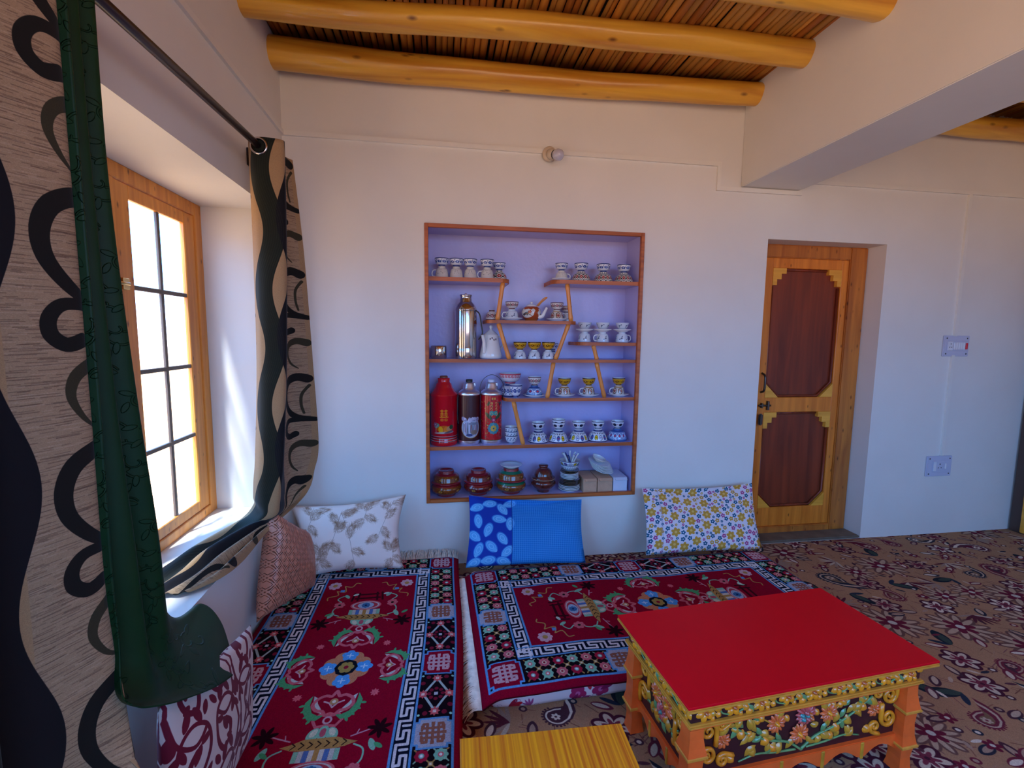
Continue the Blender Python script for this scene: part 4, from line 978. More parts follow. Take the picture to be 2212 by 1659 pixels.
def rug_canvas():
    W_, L_ = .90, 1.79; c = Cv(W_, L_, 900, MAR)
    cx, cy = W_/2, L_/2
    e1, e2, e3 = .030, .156, .220
    c.rect(e1, e1, W_-e1, L_-e1, BLK)
    # border band fields
    mid = (e1+e2)/2; hb = (e2-e1)/2
    lx = [e1+2*hb+.004, cx, W_-e1-2*hb-.004]
    # long sides (v direction)
    for x in (mid, W_-mid):
        lattice(c, x-hb+.004, e1+2*hb+.01, x+hb-.004, cy-.33-.055); lattice(c, x-hb+.004, cy+.33+.055, x+hb-.004, L_-e1-2*hb-.01)
        for s in (-1, 1): diamond(c, x, cy+s*.165, hb, .105, True)
        for s, k in ((0, 'm'), (-1, 't'), (1, 't')): sqr(c, x, cy+s*.33, hb-.002, .058 if k == 't' else .062, k)
    for y in (mid, L_-mid):
        lattice(c, e1+2*hb+.01, y-hb+.004, cx-.055, y+hb-.004); lattice(c, cx+.055, y-hb+.004, W_-e1-2*hb-.01, y+hb-.004)
        sqr(c, cx, y, .055, hb-.002, 't')
        for x in (mid, W_-mid): sqr(c, x, y, hb, hb, 'm')
    c.line([(e1, e1), (W_-e1, e1), (W_-e1, L_-e1), (e1, L_-e1), (e1, e1)], .008, SKY_)
    c.rect(e2, e2, W_-e2, L_-e2, NAV)
    c.line([(e2, e2), (W_-e2, e2), (W_-e2, L_-e2), (e2, L_-e2), (e2, e2)], .006, SKY_)
    b = e3-e2
    key(c, (e2, e2), (W_-e2, e2), b, (0, 1)); key(c, (W_-e2, e2), (W_-e2, L_-e2), b, (-1, 0)); key(c, (W_-e2, L_-e2), (e2, L_-e2), b, (0, -1)); key(c, (e2, L_-e2), (e2, e2), b, (1, 0))
    c.rect(e3, e3, W_-e3, L_-e3, MAR)
    c.line([(e3, e3), (W_-e3, e3), (W_-e3, L_-e3), (e3, L_-e3), (e3, e3)], .008, SKY_)
    # medallion
    def lotus(x, y, a, s, frame=True):
        T = lambda u, v: (x+s*(u*math.cos(a)-v*math.sin(a)), y+s*(u*math.sin(a)+v*math.cos(a)))
        if frame:
            for m in (-1, 1):
                P = [T(*q) for q in [(m*.014, .062), (m*.035, .082), (m*.062, .078), (m*.085, .045), (m*.088, .01), (m*.072, -.018), (m*.070, .02), (m*.055, .052), (m*.035, .064)]]
                c.poly(P, GRN); Q = [T(*q) for q in [(m*.020, .060), (m*.045, .050), (m*.062, .018), (m*.068, -.016), (m*.056, -.008), (m*.048, .016), (m*.034, .036)]]; c.poly(Q, 'b9bdb8')
                for k in range(4): c.leaf(*T(m*(.05+.011*k), .075-.018*k), s*.02, s*.010, a+(PI/2-m*(.5+.3*k)), GRN)
        P = [T(*q) for q in smooth([(-.052, -.002), (-.062, .022), (-.046, .044), (-.026, .048), (-.014, .064), (0, .058), (.014, .064), (.026, .048), (.046, .044), (.062, .022), (.052, -.002), (.030, -.014), (.012, -.010), (0, -.030), (-.012, -.010), (-.030, -.014), (-.052, -.002)], 3)]
        c.line(P, s*.011, 'c4606c'); c.line([T(*q) for q in [(-.03, .01), (-.012, .018), (0, .035), (.012, .018), (.03, .01)]], s*.006, 'c9a0a8')
        c.circ(*T(0, .012), s*.013, 'b88a60'); c.circ(*T(0, .012), s*.006, 'e0d8c8')
    def vase(s):
        T = lambda u, v: (cx+u*1.05, cy+s*(v+.028)); a = 0 if s > 0 else PI
        # lotus pair, stand, stripes, disc and dark stool, going outwards
        P = [T(*q) for q in [(0, .20), (-.03, .19), (-.045, .215), (-.03, .24), (0, .235), (.03, .24), (.045, .215), (.03, .19), (0, .20)]]
        c.line(P, .010, 'c4606c'); c.circ(*T(0, .215), .016, 'c9a0a8'); c.circ(*T(0, .215), .009, MAR)
        for k in (-1, 0, 1): c.ell(*T(k*.028, .262+.006*abs(k)), .019, .026, a-k*.5*s, '7fb59a'); c.ell(*T(k*.028, .262), .010, .016, a-k*.5*s, ['c8c8b0', 'b05060', 'c8c8b0'][k+1])
        c.poly([T(*q) for q in [(-.115, .305), (-.08, .295), (-.05, .282), (.05, .282), (.08, .295), (.115, .305), (.08, .318), (.05, .322), (0, .330), (-.05, .322), (-.08, .318)]], TAN)
        for k in range(-3, 4): c.line([T(k*.025-.006, .292), T(k*.025+.006, .302), T(k*.025-.006, .314)], .0035, '2a1c18')
        for k in range(9): c.rect(*[*T(-.0675+.015*k, .322 if s > 0 else .362)], *[*T(-.0525+.015*k, .362 if s > 0 else .322)], ['7fb59a', 'b9b9b4', '4f6fa8', 'c8c4b8', TAN, 'c8c4b8', '4f6fa8', 'b9b9b4', '7fb59a'][k])
        c.ell(*T(0, .395), .072, .036, 0, 'c4606c'); c.ell(*T(0, .395), .064, .030, 0, 'b9b4b4'); c.ell(*T(0, .395), .056, .026, 0, 'a83a48'); c.ell(*T(0, .395), .038, .024, 0, '9ab0c8')
        c.flower(*T(0, .395), .020, 8, '3a6a9a', '1a2a50', 0, .6)
        for u in (-.07, -.045, .045, .07): c.line([T(u, .435), T(u*.9, .495)], .010, '3a0614')
        c.line([T(-.055, .452), T(.055, .452)], .012, '3a0614'); c.line([T(-.045, .482), T(.045, .482)], .012, '3a0614')
        for m in (-1, 1):
            # black sprigs beside the stand
            c.line(smooth([T(m*.09, .285), T(m*.125, .272), T(m*.15, .262)], 4), .005, 'b98a98'); c.line([T(m*.105, .28), T(m*.11, .262)], .004, 'b98a98')
            for k in range(7): c.leaf(*T(m*.172, .262), .042, .016, k*.9+.3, '26040f')
            # vine with flower, outwards
            c.line(smooth([T(m*.105, .315), T(m*.135, .335), T(m*.135, .375), T(m*.105, .40)], 5), .006, '7fb59a')
            c.leaf(*T(m*.15, .30), .05, .022, PI/2*s+m*.4, '7fb59a'); c.leaf(*T(m*.165, .318), .035, .016, PI*s*.2, GRN)
            c.flower(*T(m*.118, .405), .026, 7, 'c4606c', 'c8b48a', 0, .6); c.circ(*T(m*.118, .405), .007, '201010')
            c.line(smooth([T(m*.115, .43), T(m*.135, .455), T(m*.11, .478), T(m*.085, .470)], 5), .006, '7fb59a'); c.leaf(*T(m*.085, .458), .038, .018, PI/2*s-m*.6, '7fb59a'); c.leaf(*T(m*.07, .478), .03, .016, .4, 'b9c8b8')
            # corner flower with gold tendrils
            X, Y = .172, .575
            c.flower(*T(m*X, Y), .033, 8, 'c9a0a8', MAR, 0, .55, .3); c.circ(*T(m*X, Y), .012, TAN)
            for q in ([(X-.02, Y-.05), (X-.03, Y-.085), (X+.01, Y-.10), (X+.01, Y-.125)], [(X-.05, Y-.01), (X-.085, Y-.02), (X-.10, Y+.012), (X-.12, Y+.008)], [(X-.02, Y-.05), (X-.06, Y-.06), (X-.05, Y-.01)]):
                c.line(smooth([T(m*u, v) for u, v in q], 5), .006, TAN)
            c.rect(min(T(m*(X-.055), 0)[0], T(m*(X-.035), 0)[0]), min(T(0, Y-.06)[1], T(0, Y-.042)[1]), max(T(m*(X-.055), 0)[0], T(m*(X-.035), 0)[0]), max(T(0, Y-.06)[1], T(0, Y-.042)[1]), '5a8ac0')
    vase(1); vase(-1)
    lotus(cx, cy+.150, 0, 1.12); lotus(cx, cy-.150, PI, 1.12); lotus(cx+.152, cy, -PI/2, .98); lotus(cx-.152, cy, PI/2, .98)
    for a in (-1, 1):
        for b_ in (-1, 1): star8(c, cx+a*.135, cy+b_*.135, .018, 'd0606a')
    for k in range(8): c.circ(cx+.062*math.cos(k*PI/4+PI/8), cy+.062*math.sin(k*PI/4+PI/8), .032, 'c07c58')
    for k in range(4):
        a = k*PI/2; X, Y = cx+.068*math.cos(a), cy+.068*math.sin(a)
        for q in range(5): c.circ(X+.018*math.cos(q*1.257+a), Y+.018*math.sin(q*1.257+a), .0155, '4f9ada')
        c.line([(X-.012, Y), (X+.012, Y)], .005, 'b8d4ea'); c.line([(X, Y-.012), (X, Y+.012)], .005, 'b8d4ea')
    c.poly([(cx+.044*math.cos(k*PI/4), cy+.044*math.sin(k*PI/4)) for k in range(8)], '10141e')
    c.flower(cx, cy, .030, 6, 'a08848', '8a1830', 0, .7, .3)
    c.speckle(.10); c.speckle(.05, 3, 3)
    return c
im_rug = rug_canvas().image('tibetan_rug')
M_RUG = mat('wool_rug', img=im_rug, rough=.95, spec=.05, bimg=.35, rep='EXTEND')
M_RUGE = mat('wool_maroon', H('5c0a1c'), .95, spec=.05, noise=.1, nscale=60)
def pinkfab():
    c = Cv(.6, .3, 900, 'ecd2d2', True)
    for i in range(16):
        x, y = RNG.rand()*.6, RNG.rand()*.3; a = RNG.rand()*6
        if i % 2: c.flower(x, y, .034, 5, 'b0285a', 'd06090', a, .7); c.leaf(x, y, .06, .018, a+2, '8a2050')
        else: c.leaf(x, y, .055, .024, a, 'c01828'); c.leaf(x, y, .05, .02, a+.5, 'a81830'); c.leaf(x, y, .05, .02, a-.5, 'd03040')
        for k in range(4): c.leaf(x+.03*math.cos(a+3), y+.03*math.sin(a+3), .04, .009, a+3+k*.4, 'a84878')
        c.line(arc(x+.03, y+.03, .012, 0, 5, 10, .003), .0018, 'a87890')
    return mat('pink_flower_cotton', img=c.image('pink_flower_cotton'), rough=.85, spec=.15)
M_PINK = pinkfab()
def mattress(label, cx, cy, w, l, h, rz):
    prof = [(-.030, 0), (-.010, .006), (0, .025), (.002, h*.5), (0, h-.028), (-.012, h-.008), (-.035, h)]
    V = []; UV = []; rc = .05; per = []
    corners = [(w/2-rc, -l/2+rc, -PI/2), (w/2-rc, l/2-rc, 0), (-w/2+rc, l/2-rc, PI/2), (-w/2+rc, -l/2+rc, PI)]
    for i, (x, y, a0) in enumerate(corners):
        for k in range(7): a = a0+k/6*PI/2; per.append((x+rc*math.cos(a), y+rc*math.sin(a), math.cos(a), math.sin(a)))
        nx_, ny_, na = corners[(i+1) % 4]; x1_, y1_ = nx_+rc*math.cos(na), ny_+rc*math.sin(na); x0_, y0_ = per[-1][:2]
        for k in range(1, 12): t = k/12; per.append((x0_+(x1_-x0_)*t, y0_+(y1_-y0_)*t, math.cos(a0+PI/2), math.sin(a0+PI/2)))
    s = 0; n = len(per); m = len(prof)
    for i in range(n+1):
        p = per[i % n]; q = per[(i-1) % n]
        if i: s += math.hypot(p[0]-q[0], p[1]-q[1])
        wob = .004*math.sin(s*9)+.003*math.sin(s*23)
        for d, z in prof: V.append((p[0]+p[2]*(d+wob), p[1]+p[3]*(d+wob), z)); UV.append((s/.6, z/.3+.1))
    Fc = [[i*m+j, (i+1)*m+j, (i+1)*m+j+1, i*m+j+1] for i in range(n) for j in range(m-1)]
    Fc.append([i*m+m-1 for i in range(n)]); Fc.append([i*m for i in range(n)][::-1])
    o = ob('mattress', mesh('mattress', V, Fc, UV, sm=True), M_PINK, None, (cx, cy, 0), (0, 0, rz)); return tag(o, label, 'mattress')
def rug(label, cx, cy, rz, hw, ml, lift, seed, mw=None):
    """rug lying on a mattress; local y is the long axis"""
    Wd, L = .90, 1.79; rr = random.Random(seed); ph = [rr.uniform(0, 6) for _ in range(6)]
    def f(u, v):
        x, y = (u-.5)*Wd, (v-.5)*L
        x += .006*math.sin(y*5+ph[0]); 
        z = lift+.003+.0025*math.sin(y*9+ph[1])*math.sin(x*7+ph[2])+.0015*math.sin(y*23+x*11+ph[3])
        dx = max(0, abs(x)-hw+.03); dy = max(0, abs(y)-ml+.03)
        z -= min(.020, 4*dx*dx+.10*dx)+min(.030, 6*dy*dy+.10*dy)
        return (x, y, z)
    me = grid('rug', f, 60, 120); o = ob('rug', me, M_RUG, None, (cx, cy, 0), (0, 0, rz)); me.materials.append(M_RUGE)
    sd = o.modifiers.new('pile', 'SOLIDIFY'); sd.thickness = .011; sd.offset = 1; sd.material_offset_rim = 1; sd.material_offset = 0
    return tag(o, label, 'rug'), f
def fringe(parent, f, end, n, length, fall, seed):
    rr = random.Random(seed); V = []; Fc = []
    for i in range(n):
        u = (i+.5)/n; p = Vector(f(u, end)); d = 1 if end > .5 else -1
        w = .0026; ln = length*rr.uniform(.75, 1.1); sx_ = rr.uniform(-.02, .02); k = 5; b = len(V)
        for j in range(k+1):
            t = j/k; q = p+Vector((sx_*t*t, d*ln*(t*(1-.45*fall*t)), .004+.006*math.sin(t*3)-fall*ln*.75*t*t)); ww = w*(1-.3*t)
            V += [(q.x-ww, q.y, q.z), (q.x+ww, q.y, q.z), (q.x, q.y, q.z+.003)]
        for j in range(k):
            for a, c in ((0, 1), (1, 2), (2, 0)): Fc.append([b+j*3+a, b+j*3+c, b+j*3+3+c, b+j*3+3+a])
    o = ob('fringe', mesh('fringe', V, Fc), M_FRINGE, parent); o['kind'] = 'stuff'; return o
mattress('pink flowered floor mattress along the window wall, under the left rug', .449, -.995, .83, 1.74, .098, -.0285)
mattress('pink flowered floor mattress under the right rug, below the niche', 1.812, -.69, 1.70, .88, .098, .018)
rl, fl_ = rug('maroon Tibetan rug with a meander border, on the mattress along the window wall', .449, -.985, -.0285, .425, .87, .098, 1)
rl.scale.x = .98
fringe(rl, fl_, 1., 190, .075, -.35, 5)
rr_, fr_ = rug('maroon Tibetan rug with a meander border, on the mattress below the niche', 1.848, -.722, PI/2+.018, .425, .86, .098, 2)
fringe(rr_, fr_, 1., 300, .100, .55, 6)
bpy.data.objects[rr_.name].location.z = 0

# ------------------------------------------------------------------ cushions
def pillow(name, label, C, th_, m, n=26, pinch=.05, uvr=(1, 1), seed=0, bulge=(0, 0, 0), cat='cushion', dent=0.):
    """C: four corners bl, br, tr, tl of the middle plane"""
    C = [Vector(c) for c in C]; nrm = (C[1]-C[0]).cross(C[3]-C[0]).normalized(); rr = random.Random(seed); ph = [rr.uniform(0, 6) for _ in range(8)]
    ce_ = sum(C, Vector())/4; org = Vector((ce_.x, ce_.y, min(c.z for c in C)))
    def P(u, v, s):
        uu = u+pinch*math.sin(PI*v)*(1-2*u)*abs(1-2*u)**2; vv = v+pinch*math.sin(PI*u)*(1-2*v)*abs(1-2*v)**2
        p = (C[0]*(1-uu)+C[1]*uu)*(1-vv)+(C[3]*(1-uu)+C[2]*uu)*vv
        h = (max(0, 4*u*(1-u))**.42)*(max(0, 4*v*(1-v))**.42)
        w = .006*math.sin(7*u+ph[0]+3*v)*math.sin(5*v+ph[1])+.004*math.sin(15*u+ph[2])*math.sin(11*v+ph[3]+4*u)
        h = h*(th_/2+w)
        if dent: h -= dent*math.exp(-((u-.5)**2+(v-.9)**2)*12)
        p = p+Vector((0, 0, -dent*.5*math.sin(PI*u)*v))
        return p+nrm*h*s-org
    V = []; UV = []; Fc = []
    for s in (1, -1):
        for j in range(n+1):
            for i in range(n+1): V.append(P(i/n, j/n, s)); UV.append((i/n*uvr[0], j/n*uvr[1]))
    q = (n+1)**2
    for j in range(n):
        for i in range(n):
            a = j*(n+1)+i; Fc.append([a, a+1, a+n+2, a+n+1]); Fc.append([q+a, q+a+n+1, q+a+n+2, q+a+1])
    me = mesh(name, V, Fc, UV, sm=True); bm = bmesh.new(); bm.from_mesh(me); bmesh.ops.remove_doubles(bm, verts=bm.verts[:], dist=1e-5); bmesh.ops.recalc_face_normals(bm, faces=bm.faces[:]); bm.to_mesh(me); bm.free()
    o = ob(name, me, m, None, org); return tag(o, label, cat)
def tex_feather():
    c = Cv(.52, .36, 1300, 'f0e0d6')
    for (x, y, a, L) in ((.05, .22, 1.1, .12), (.15, .10, 1.2, .22), (.27, .05, 1.75, .24), (.40, .16, 1.2, .19), (.10, .05, 1.45, .07), (.47, .05, 1.6, .05), (.33, .25, 1.5, .08)):
        c.line(smooth([(x, y), (x+L*.5*math.cos(a)+.006, y+L*.5*math.sin(a)), (x+L*math.cos(a), y+L*math.sin(a))], 5), .0014, '8a7468')
        for k in range(5):
            t = k/4.5; X, Y = x+L*t*math.cos(a), y+L*t*math.sin(a); sgn = 1 if k % 2 else -1
            b = a+sgn*(.75+.3*math.sin(k*2.1))+(PI if k < 2 else 0); pl = .062+.018*math.sin(k*3.3)
            for i in range(260):
                q = RNG.rand()**.8; aa = b+(RNG.rand()-.5)*1.5; l0 = .006+.016*RNG.rand(); w_ = math.sin(PI*min(1, q*.9+.08))*.022*(RNG.rand()*2-1)
                X0, Y0_ = X+pl*q*math.cos(b)-w_*math.sin(b), Y+pl*q*math.sin(b)+w_*math.cos(b)
                c.line([(X0, Y0_), (X0+l0*math.cos(aa), Y0_+l0*math.sin(aa))], .0014, ['8a6248', 'a88468', '7a5640'][i % 3], .24)
    return mat('feather_print', img=c.image('feather_print'), rough=.8, spec=.15, sheen=.1)
def tex_blue():
    c = Cv(.66, .40, 1100, '1c74c0')
    c.rect(.0, 0, .245, .40, '1238a0')
    for i, (x, y, a) in enumerate([(.045, .33, .3), (.12, .36, .2), (.19, .33, 2.2), (.235, .37, .4), (.05, .25, 1.7), (.17, .265, 3.0), (.11, .20, 1.2), (.235, .24, 1.5), (.03, .165, 2.5), (.19, .15, 2.2), (.06, .09, 1.2), (.13, .105, 2.4), (.22, .075, .8), (.04, .02, .4), (.12, .03, .1), (.20, .02, 2.8)]):
        for s, co in ((1, '2f7ac8'), (.84, '66b0e4'), (.62, '4c98d8'), (.48, '7abcea'), (.3, '58a4de')): c.ell(x, y, .042*s, .026*s, a, co); 
        c.ell(x-.03*math.cos(a), y-.03*math.sin(a), .014, .010, a, '66b0e4')
    c.rect(.243, 0, .247, .4, '104890')
    for i in range(40): x = .252+.0112*i; c.rect(x, 0, x+.0018, .40, '4c9ee0', .85)
    for i in range(36): y = .0112*i; c.rect(.248, y, .66, y+.0018, '4c9ee0', .85)
    return mat('blue_pillowcase', img=c.image('blue_pillowcase'), rough=.75, spec=.2, rep='EXTEND')
def tex_floral():
    c = Cv(.66, .38, 1300, 'e0d4da'); R_ = random.Random(3); pl = []
    for s, n in ((.026, 34), (.013, 110), (.008, 150)):
        for _ in range(n):
            for t in range(40):
                x, y = R_.random()*.66, R_.random()*.38
                if all(math.hypot(x-a, y-b) > s+r for a, b, r in pl): break
            else: continue
            pl.append((x, y, s)); a = R_.random()*6
            if s > .02: c.flower(x, y, s, 6, 'c8943c', 'e0b868', a, .52)
            else: c.flower(x, y, s, 5, R_.choice(['1f5a78', '1f5a78', 'b0487c', 'c8943c']), 'c8d0e0', a, .6)
    c.rect(.085, 0, .0875, .38, '9896b0'); c.rect(.079, 0, .0805, .38, 'a09eb8')
    return mat('flower_pillowcase', img=c.image('flower_pillowcase'), rough=.8, spec=.15, rep='EXTEND')
def tex_damask():
    c = Cv(.20, .24, 1800, 'd0b8b0', True); D = '6c0c26'
    def mot(x, y, m):
        T = lambda u, v: (x+m*u, y+v)
        c.line([T(*p) for p in smooth([(-.045, -.02), (-.03, .04), (.0, .062), (.032, .045), (.038, .0), (.02, -.035), (-.004, -.03), (-.012, -.005), (.004, .012)], 6)], .006, D, 1, .013)
        c.line([T(*p) for p in smooth([(-.045, -.02), (-.035, -.07), (.0, -.095), (.03, -.075)], 6)], .008, D)
        for (u, v, L, w, a) in ((.0, -.01, .034, .017, 1.2), (.012, .02, .028, .014, .4), (-.02, .01, .03, .014, 2.0), (.02, -.06, .034, .018, 1.9), (.03, -.055, .028, .014, 1.), (-.02, -.06, .04, .016, 1.1), (-.045, .03, .04, .02, 1.5), (-.052, .01, .03, .014, 2.3), (.005, -.02, .022, .012, 3.6)):
            c.leaf(*T(u, v), L, w, a if m > 0 else PI-a, D)
        c.circ(*T(.006, .008), .008, D)
    mot(.05, .06, 1); mot(.15, .18, -1); mot(.15, .06, -1); mot(.05, .18, 1)
    return mat('damask_print', img=c.image('damask_print'), rough=.75, spec=.2, sheen=.1)
def tex_quilt():
    c = Cv(.4, .4, 900, '808080')
    for k in range(-8, 9):
        for o_ in (0, .012):
            c.line([(.05*k+o_, 0), (.05*k+.4+o_, .4)], .006, '202020'); c.line([(.05*k+.4+o_, 0), (.05*k+o_, .4)], .006, '202020')
    im = c.image('quilt_relief'); m = mat('quilted_brown', (.66, .25, .15), .36, spec=.5, noise=.05, nscale=6)
    N = m.node_tree.nodes; L = m.node_tree.links; ti = N.new('ShaderNodeTexImage'); ti.image = im; im.colorspace_settings.name = 'Non-Color'
    tcn = N.new('ShaderNodeTexCoord'); L.new(tcn.outputs['UV'], ti.inputs[0]); bp = N.new('ShaderNodeBump'); bp.inputs['Distance'].default_value = .03; bp.inputs['Strength'].default_value = 1.
    L.new(ti.outputs[0], bp.inputs['Height']); L.new(bp.outputs[0], N['Principled BSDF'].inputs['Normal']); return m
pillow('pillow', 'white pillow with brown feather print, against the back wall in the corner', [(.10, -.315, .135), (.615, -.285, .135), (.618, -.085, .475), (.0, -.10, .44)], .11, tex_feather(), seed=1, cat='pillow', pinch=.06)
pillow('pillow', 'blue pillow, part leaf print and part checked, below the niche', [(.945, -.30, .125), (1.615, -.32, .120), (1.655, -.085, .40), (.975, -.075, .45)], .10, tex_blue(), seed=2, cat='pillow', pinch=.02, dent=.03)
pillow('pillow', 'white pillow printed with yellow, blue and pink flowers, beside the door', [(1.985, -.29, .125), (2.72, -.30, .122), (2.79, -.075, .455), (2.045, -.075, .45)], .10, tex_floral(), seed=3, cat='pillow', pinch=.02, dent=.035)
pillow('cushion', 'quilted brown cushion leaning on the window wall in the corner', [(.055, -.76, .185), (.185, -.385, .128), (.185, -.46, .44), (.075, -.60, .615)], .15, tex_quilt(), seed=4, pinch=.03)
pillow('cushion', 'white cushion with maroon scroll print, standing beside the left curtains', [(.215, -1.73, .135), (.215, -1.275, .128), (.205, -1.19, .445), (.17, -1.62, .53)], .10, tex_damask(), seed=5, uvr=(1.7, 1.3), pinch=.03)

# ------------------------------------------------------------------ curtains
def net(name, rows, m, nu, nv, u0=0., us=.40, vs=.48, hem=.0):
    R_ = [[Vector(p) for p in r] for r in rows]
    def cat(P, t):
        n = len(P)-1; x = min(t*n, n-1e-6); i = int(x); f = x-i
        p0, p1, p2, p3 = P[max(i-1, 0)], P[i], P[i+1], P[min(i+2, n)]
        return .5*(2*p1+(p2-p0)*f+(2*p0-5*p1+4*p2-p3)*f*f+(3*p1-p0-3*p2+p3)*f**3)
    G = [[cat([cat(r, i/nu) for r in R_], j/nv) for i in range(nu+1)] for j in range(nv+1)]
    us_ = [0.]
    for i in range(nu): us_.append(us_[-1]+(G[0][i+1]-G[0][i]).length)
    vs_ = [0.]; mc = nu//2
    for j in range(nv): vs_.append(vs_[-1]+(G[j+1][mc]-G[j][mc]).length)
    V = [G[j][i] for j in range(nv+1) for i in range(nu+1)]
    UV = [((us_[i]+u0)/us, -vs_[j]/vs) for j in range(nv+1) for i in range(nu+1)]
    Fc = [[j*(nu+1)+i, j*(nu+1)+i+1, (j+1)*(nu+1)+i+1, (j+1)*(nu+1)+i] for j in range(nv) for i in range(nu)]
    o = ob(name, mesh(name, V, Fc, UV, sm=True), m); solid(o, .003, 0); return o
def tex_curtain():
    c = Cv(.40, .48, 1500, 'a68868', True)
    for i in range(1300):      # woven horizontal streaks
        x, y = RNG.rand()*.4, RNG.rand()*.48; l = .01+.05*RNG.rand(); c.line([(x, y), (x+l, y+.001)], .0016, ['745a46', 'b69a7c', '664c3a'][i % 3], .6)
    yy = np.linspace(-.02, .50, 40)
    def wave(x0, amp, w, col, ph):
        P = [(x0+amp*math.sin(2*PI*y/.48+ph)-w/2, y) for y in yy]+[(x0+amp*math.sin(2*PI*y/.48+ph)+w/2, y) for y in yy[::-1]]
        c.poly(P, col)
    c.rect(0, 0, .235, .48, 'a8855e')
    wave(.098, .028, .088, '191c12', 0.); wave(.200, .024, .086, '0e0b11', 2.4)
    for k in range(9):
        P = [(.062+.009*k+.028*math.sin(2*PI*y/.48), y) for y in yy]; c.line(P, .0014, '303424', .6)
    B, O = '14110d', '37311f'
    c.line(smooth([(.395, .452), (.36, .462), (.318, .440), (.298, .395), (.302, .345), (.33, .30), (.365, .272), (.41, .258)], 6), .038, B, 1, .019)
    c.line(smooth([(.41, .256), (.365, .262), (.322, .262), (.300, .238), (.300, .207), (.322, .188), (.350, .196)], 6), .020, B, 1, .028)
    c.circ(.350, .199, .004, B)
    c.line(smooth([(.40, .140), (.365, .148), (.332, .128), (.322, .090), (.34, .048), (.368, .022)], 6), .034, O, 1, .004)
    c.line(smooth([(.40, .42), (.375, .38), (.372, .33), (.38, .29)], 5), .012, O, 1, .008)
    c.speckle(.07, 2, 1)
    return mat('patterned_curtain', img=c.image('patterned_curtain'), rough=.8, spec=.25, sheen=.1, bimg=.15)
M_CUR = tex_curtain()
def green_mat():
    c = Cv(.30, .30, 1300, '808080', True)
    for k in range(9):
        x, y = RNG.rand()*.3, RNG.rand()*.3; a = RNG.rand()*6
        c.line(arc(x, y, .030, a, a+4.6, 16, .006), .004, 'f0f0f0'); c.line(arc(x+.02, y-.02, .02, a+2, a+6, 12, .004), .003, 'f0f0f0')
        for q in range(4): c.leaf(x+.02*math.cos(a+q), y+.02*math.sin(a+q), .026, .011, a+q*1.4, 'e0e0e0')
    im = c.image('vine_emboss'); im.colorspace_settings.name = 'Non-Color'
    m = mat('green_velvet', (.008, .042, .012), .5, spec=.25, sheen=.0, noise=.12, nscale=14)
    N = m.node_tree.nodes; L = m.node_tree.links; ti = N.new('ShaderNodeTexImage'); ti.image = im; tcn = N.new('ShaderNodeTexCoord'); L.new(tcn.outputs['UV'], ti.inputs[0])
    bp = N.new('ShaderNodeBump'); bp.inputs['Distance'].default_value = .018; bp.inputs['Strength'].default_value = 1.
    L.new(ti.outputs[0], bp.inputs['Height']); L.new(bp.outputs[0], N['Principled BSDF'].inputs['Normal'])
    b = N['Principled BSDF']; tr = N.new('ShaderNodeBsdfTranslucent'); tr.inputs[0].default_value = (.02, .16, .07, 1); mx = N.new('ShaderNodeMixShader'); mx.inputs[0].default_value = .18
    L.new(b.outputs[0], mx.inputs[1]); L.new(tr.outputs[0], mx.inputs[2]); L.new(mx.outputs[0], N['Material Output'].inputs[0]); return m
M_GREEN = green_mat()
def row(z, P): return [(p[0], p[1], z+(p[2] if len(p) > 2 else 0)) for p in P]
# patterned curtain at the near end of the rod
pa = [(.03, -1.96), (.12, -1.93), (.06, -1.885), (.075, -1.83), (.105, -1.775), (.135, -1.715), (.125, -1.690), (.06, -1.695)]
pb = [(.03, -1.96), (.12, -1.93), (.06, -1.885), (.075, -1.84), (.11, -1.78), (.15, -1.73), (.155, -1.70), (.09, -1.71)]
pcur = net('curtain', [row(2.13, pa), row(1.7, pa), row(1.25, pa), row(.85, pa), row(.60, pb), row(.44, pb[:5]+[(.175, -1.78), (.225, -1.775), (.262, -1.772)]), row(.20, [(.03, -1.98), (.10, -1.96), (.08, -1.92), (.13, -1.90), (.19, -1.87), (.24, -1.85), (.29, -1.82), (.335, -1.80)])], M_CUR, 60, 90, -.022)
tag(pcur, 'beige patterned curtain with dark swirls, hanging nearest the camera at the left', 'curtain')
ga = [(.150, -1.690), (.070, -1.700), (.135, -1.640), (.062, -1.640), (.128, -1.582), (.060, -1.575), (.030, -1.53)]
gb = [(.150, -1.690), (.072, -1.700), (.142, -1.635), (.068, -1.630), (.140, -1.565), (.075, -1.545), (.040, -1.50)]
gc = [(.150, -1.695), (.085, -1.695), (.155, -1.63), (.085, -1.610), (.155, -1.55), (.095, -1.510), (.050, -1.47)]
gcur = net('curtain', [row(2.13, ga), row(1.7, ga), row(1.25, gb), row(.90, gc),
    [(.155, -1.70, .74), (.11, -1.68, .72), (.155, -1.62, .70), (.12, -1.58, .68), (.15, -1.53, .67), (.09, -1.42, .635), (.03, -1.30, .56)],
    [(.165, -1.72, .68), (.13, -1.69, .66), (.165, -1.63, .62), (.15, -1.58, .60), (.15, -1.50, .585), (.085, -1.34, .545), (.035, -1.135, .496)],
    [(.18, -1.74, .65), (.16, -1.71, .62), (.19, -1.66, .58), (.19, -1.60, .55), (.19, -1.50, .53), (.15, -1.34, .50), (.115, -1.185, .455)],
    [(.20, -1.75, .64), (.20, -1.71, .60), (.222, -1.66, .565), (.232, -1.60, .53), (.240, -1.52, .485), (.236, -1.42, .435), (.215, -1.335, .39)]], M_GREEN, 70, 110, 0., .30, .30)
tag(gcur, 'dark green velvet curtain with embossed vines, its hem thrown over the scroll cushion', 'curtain')
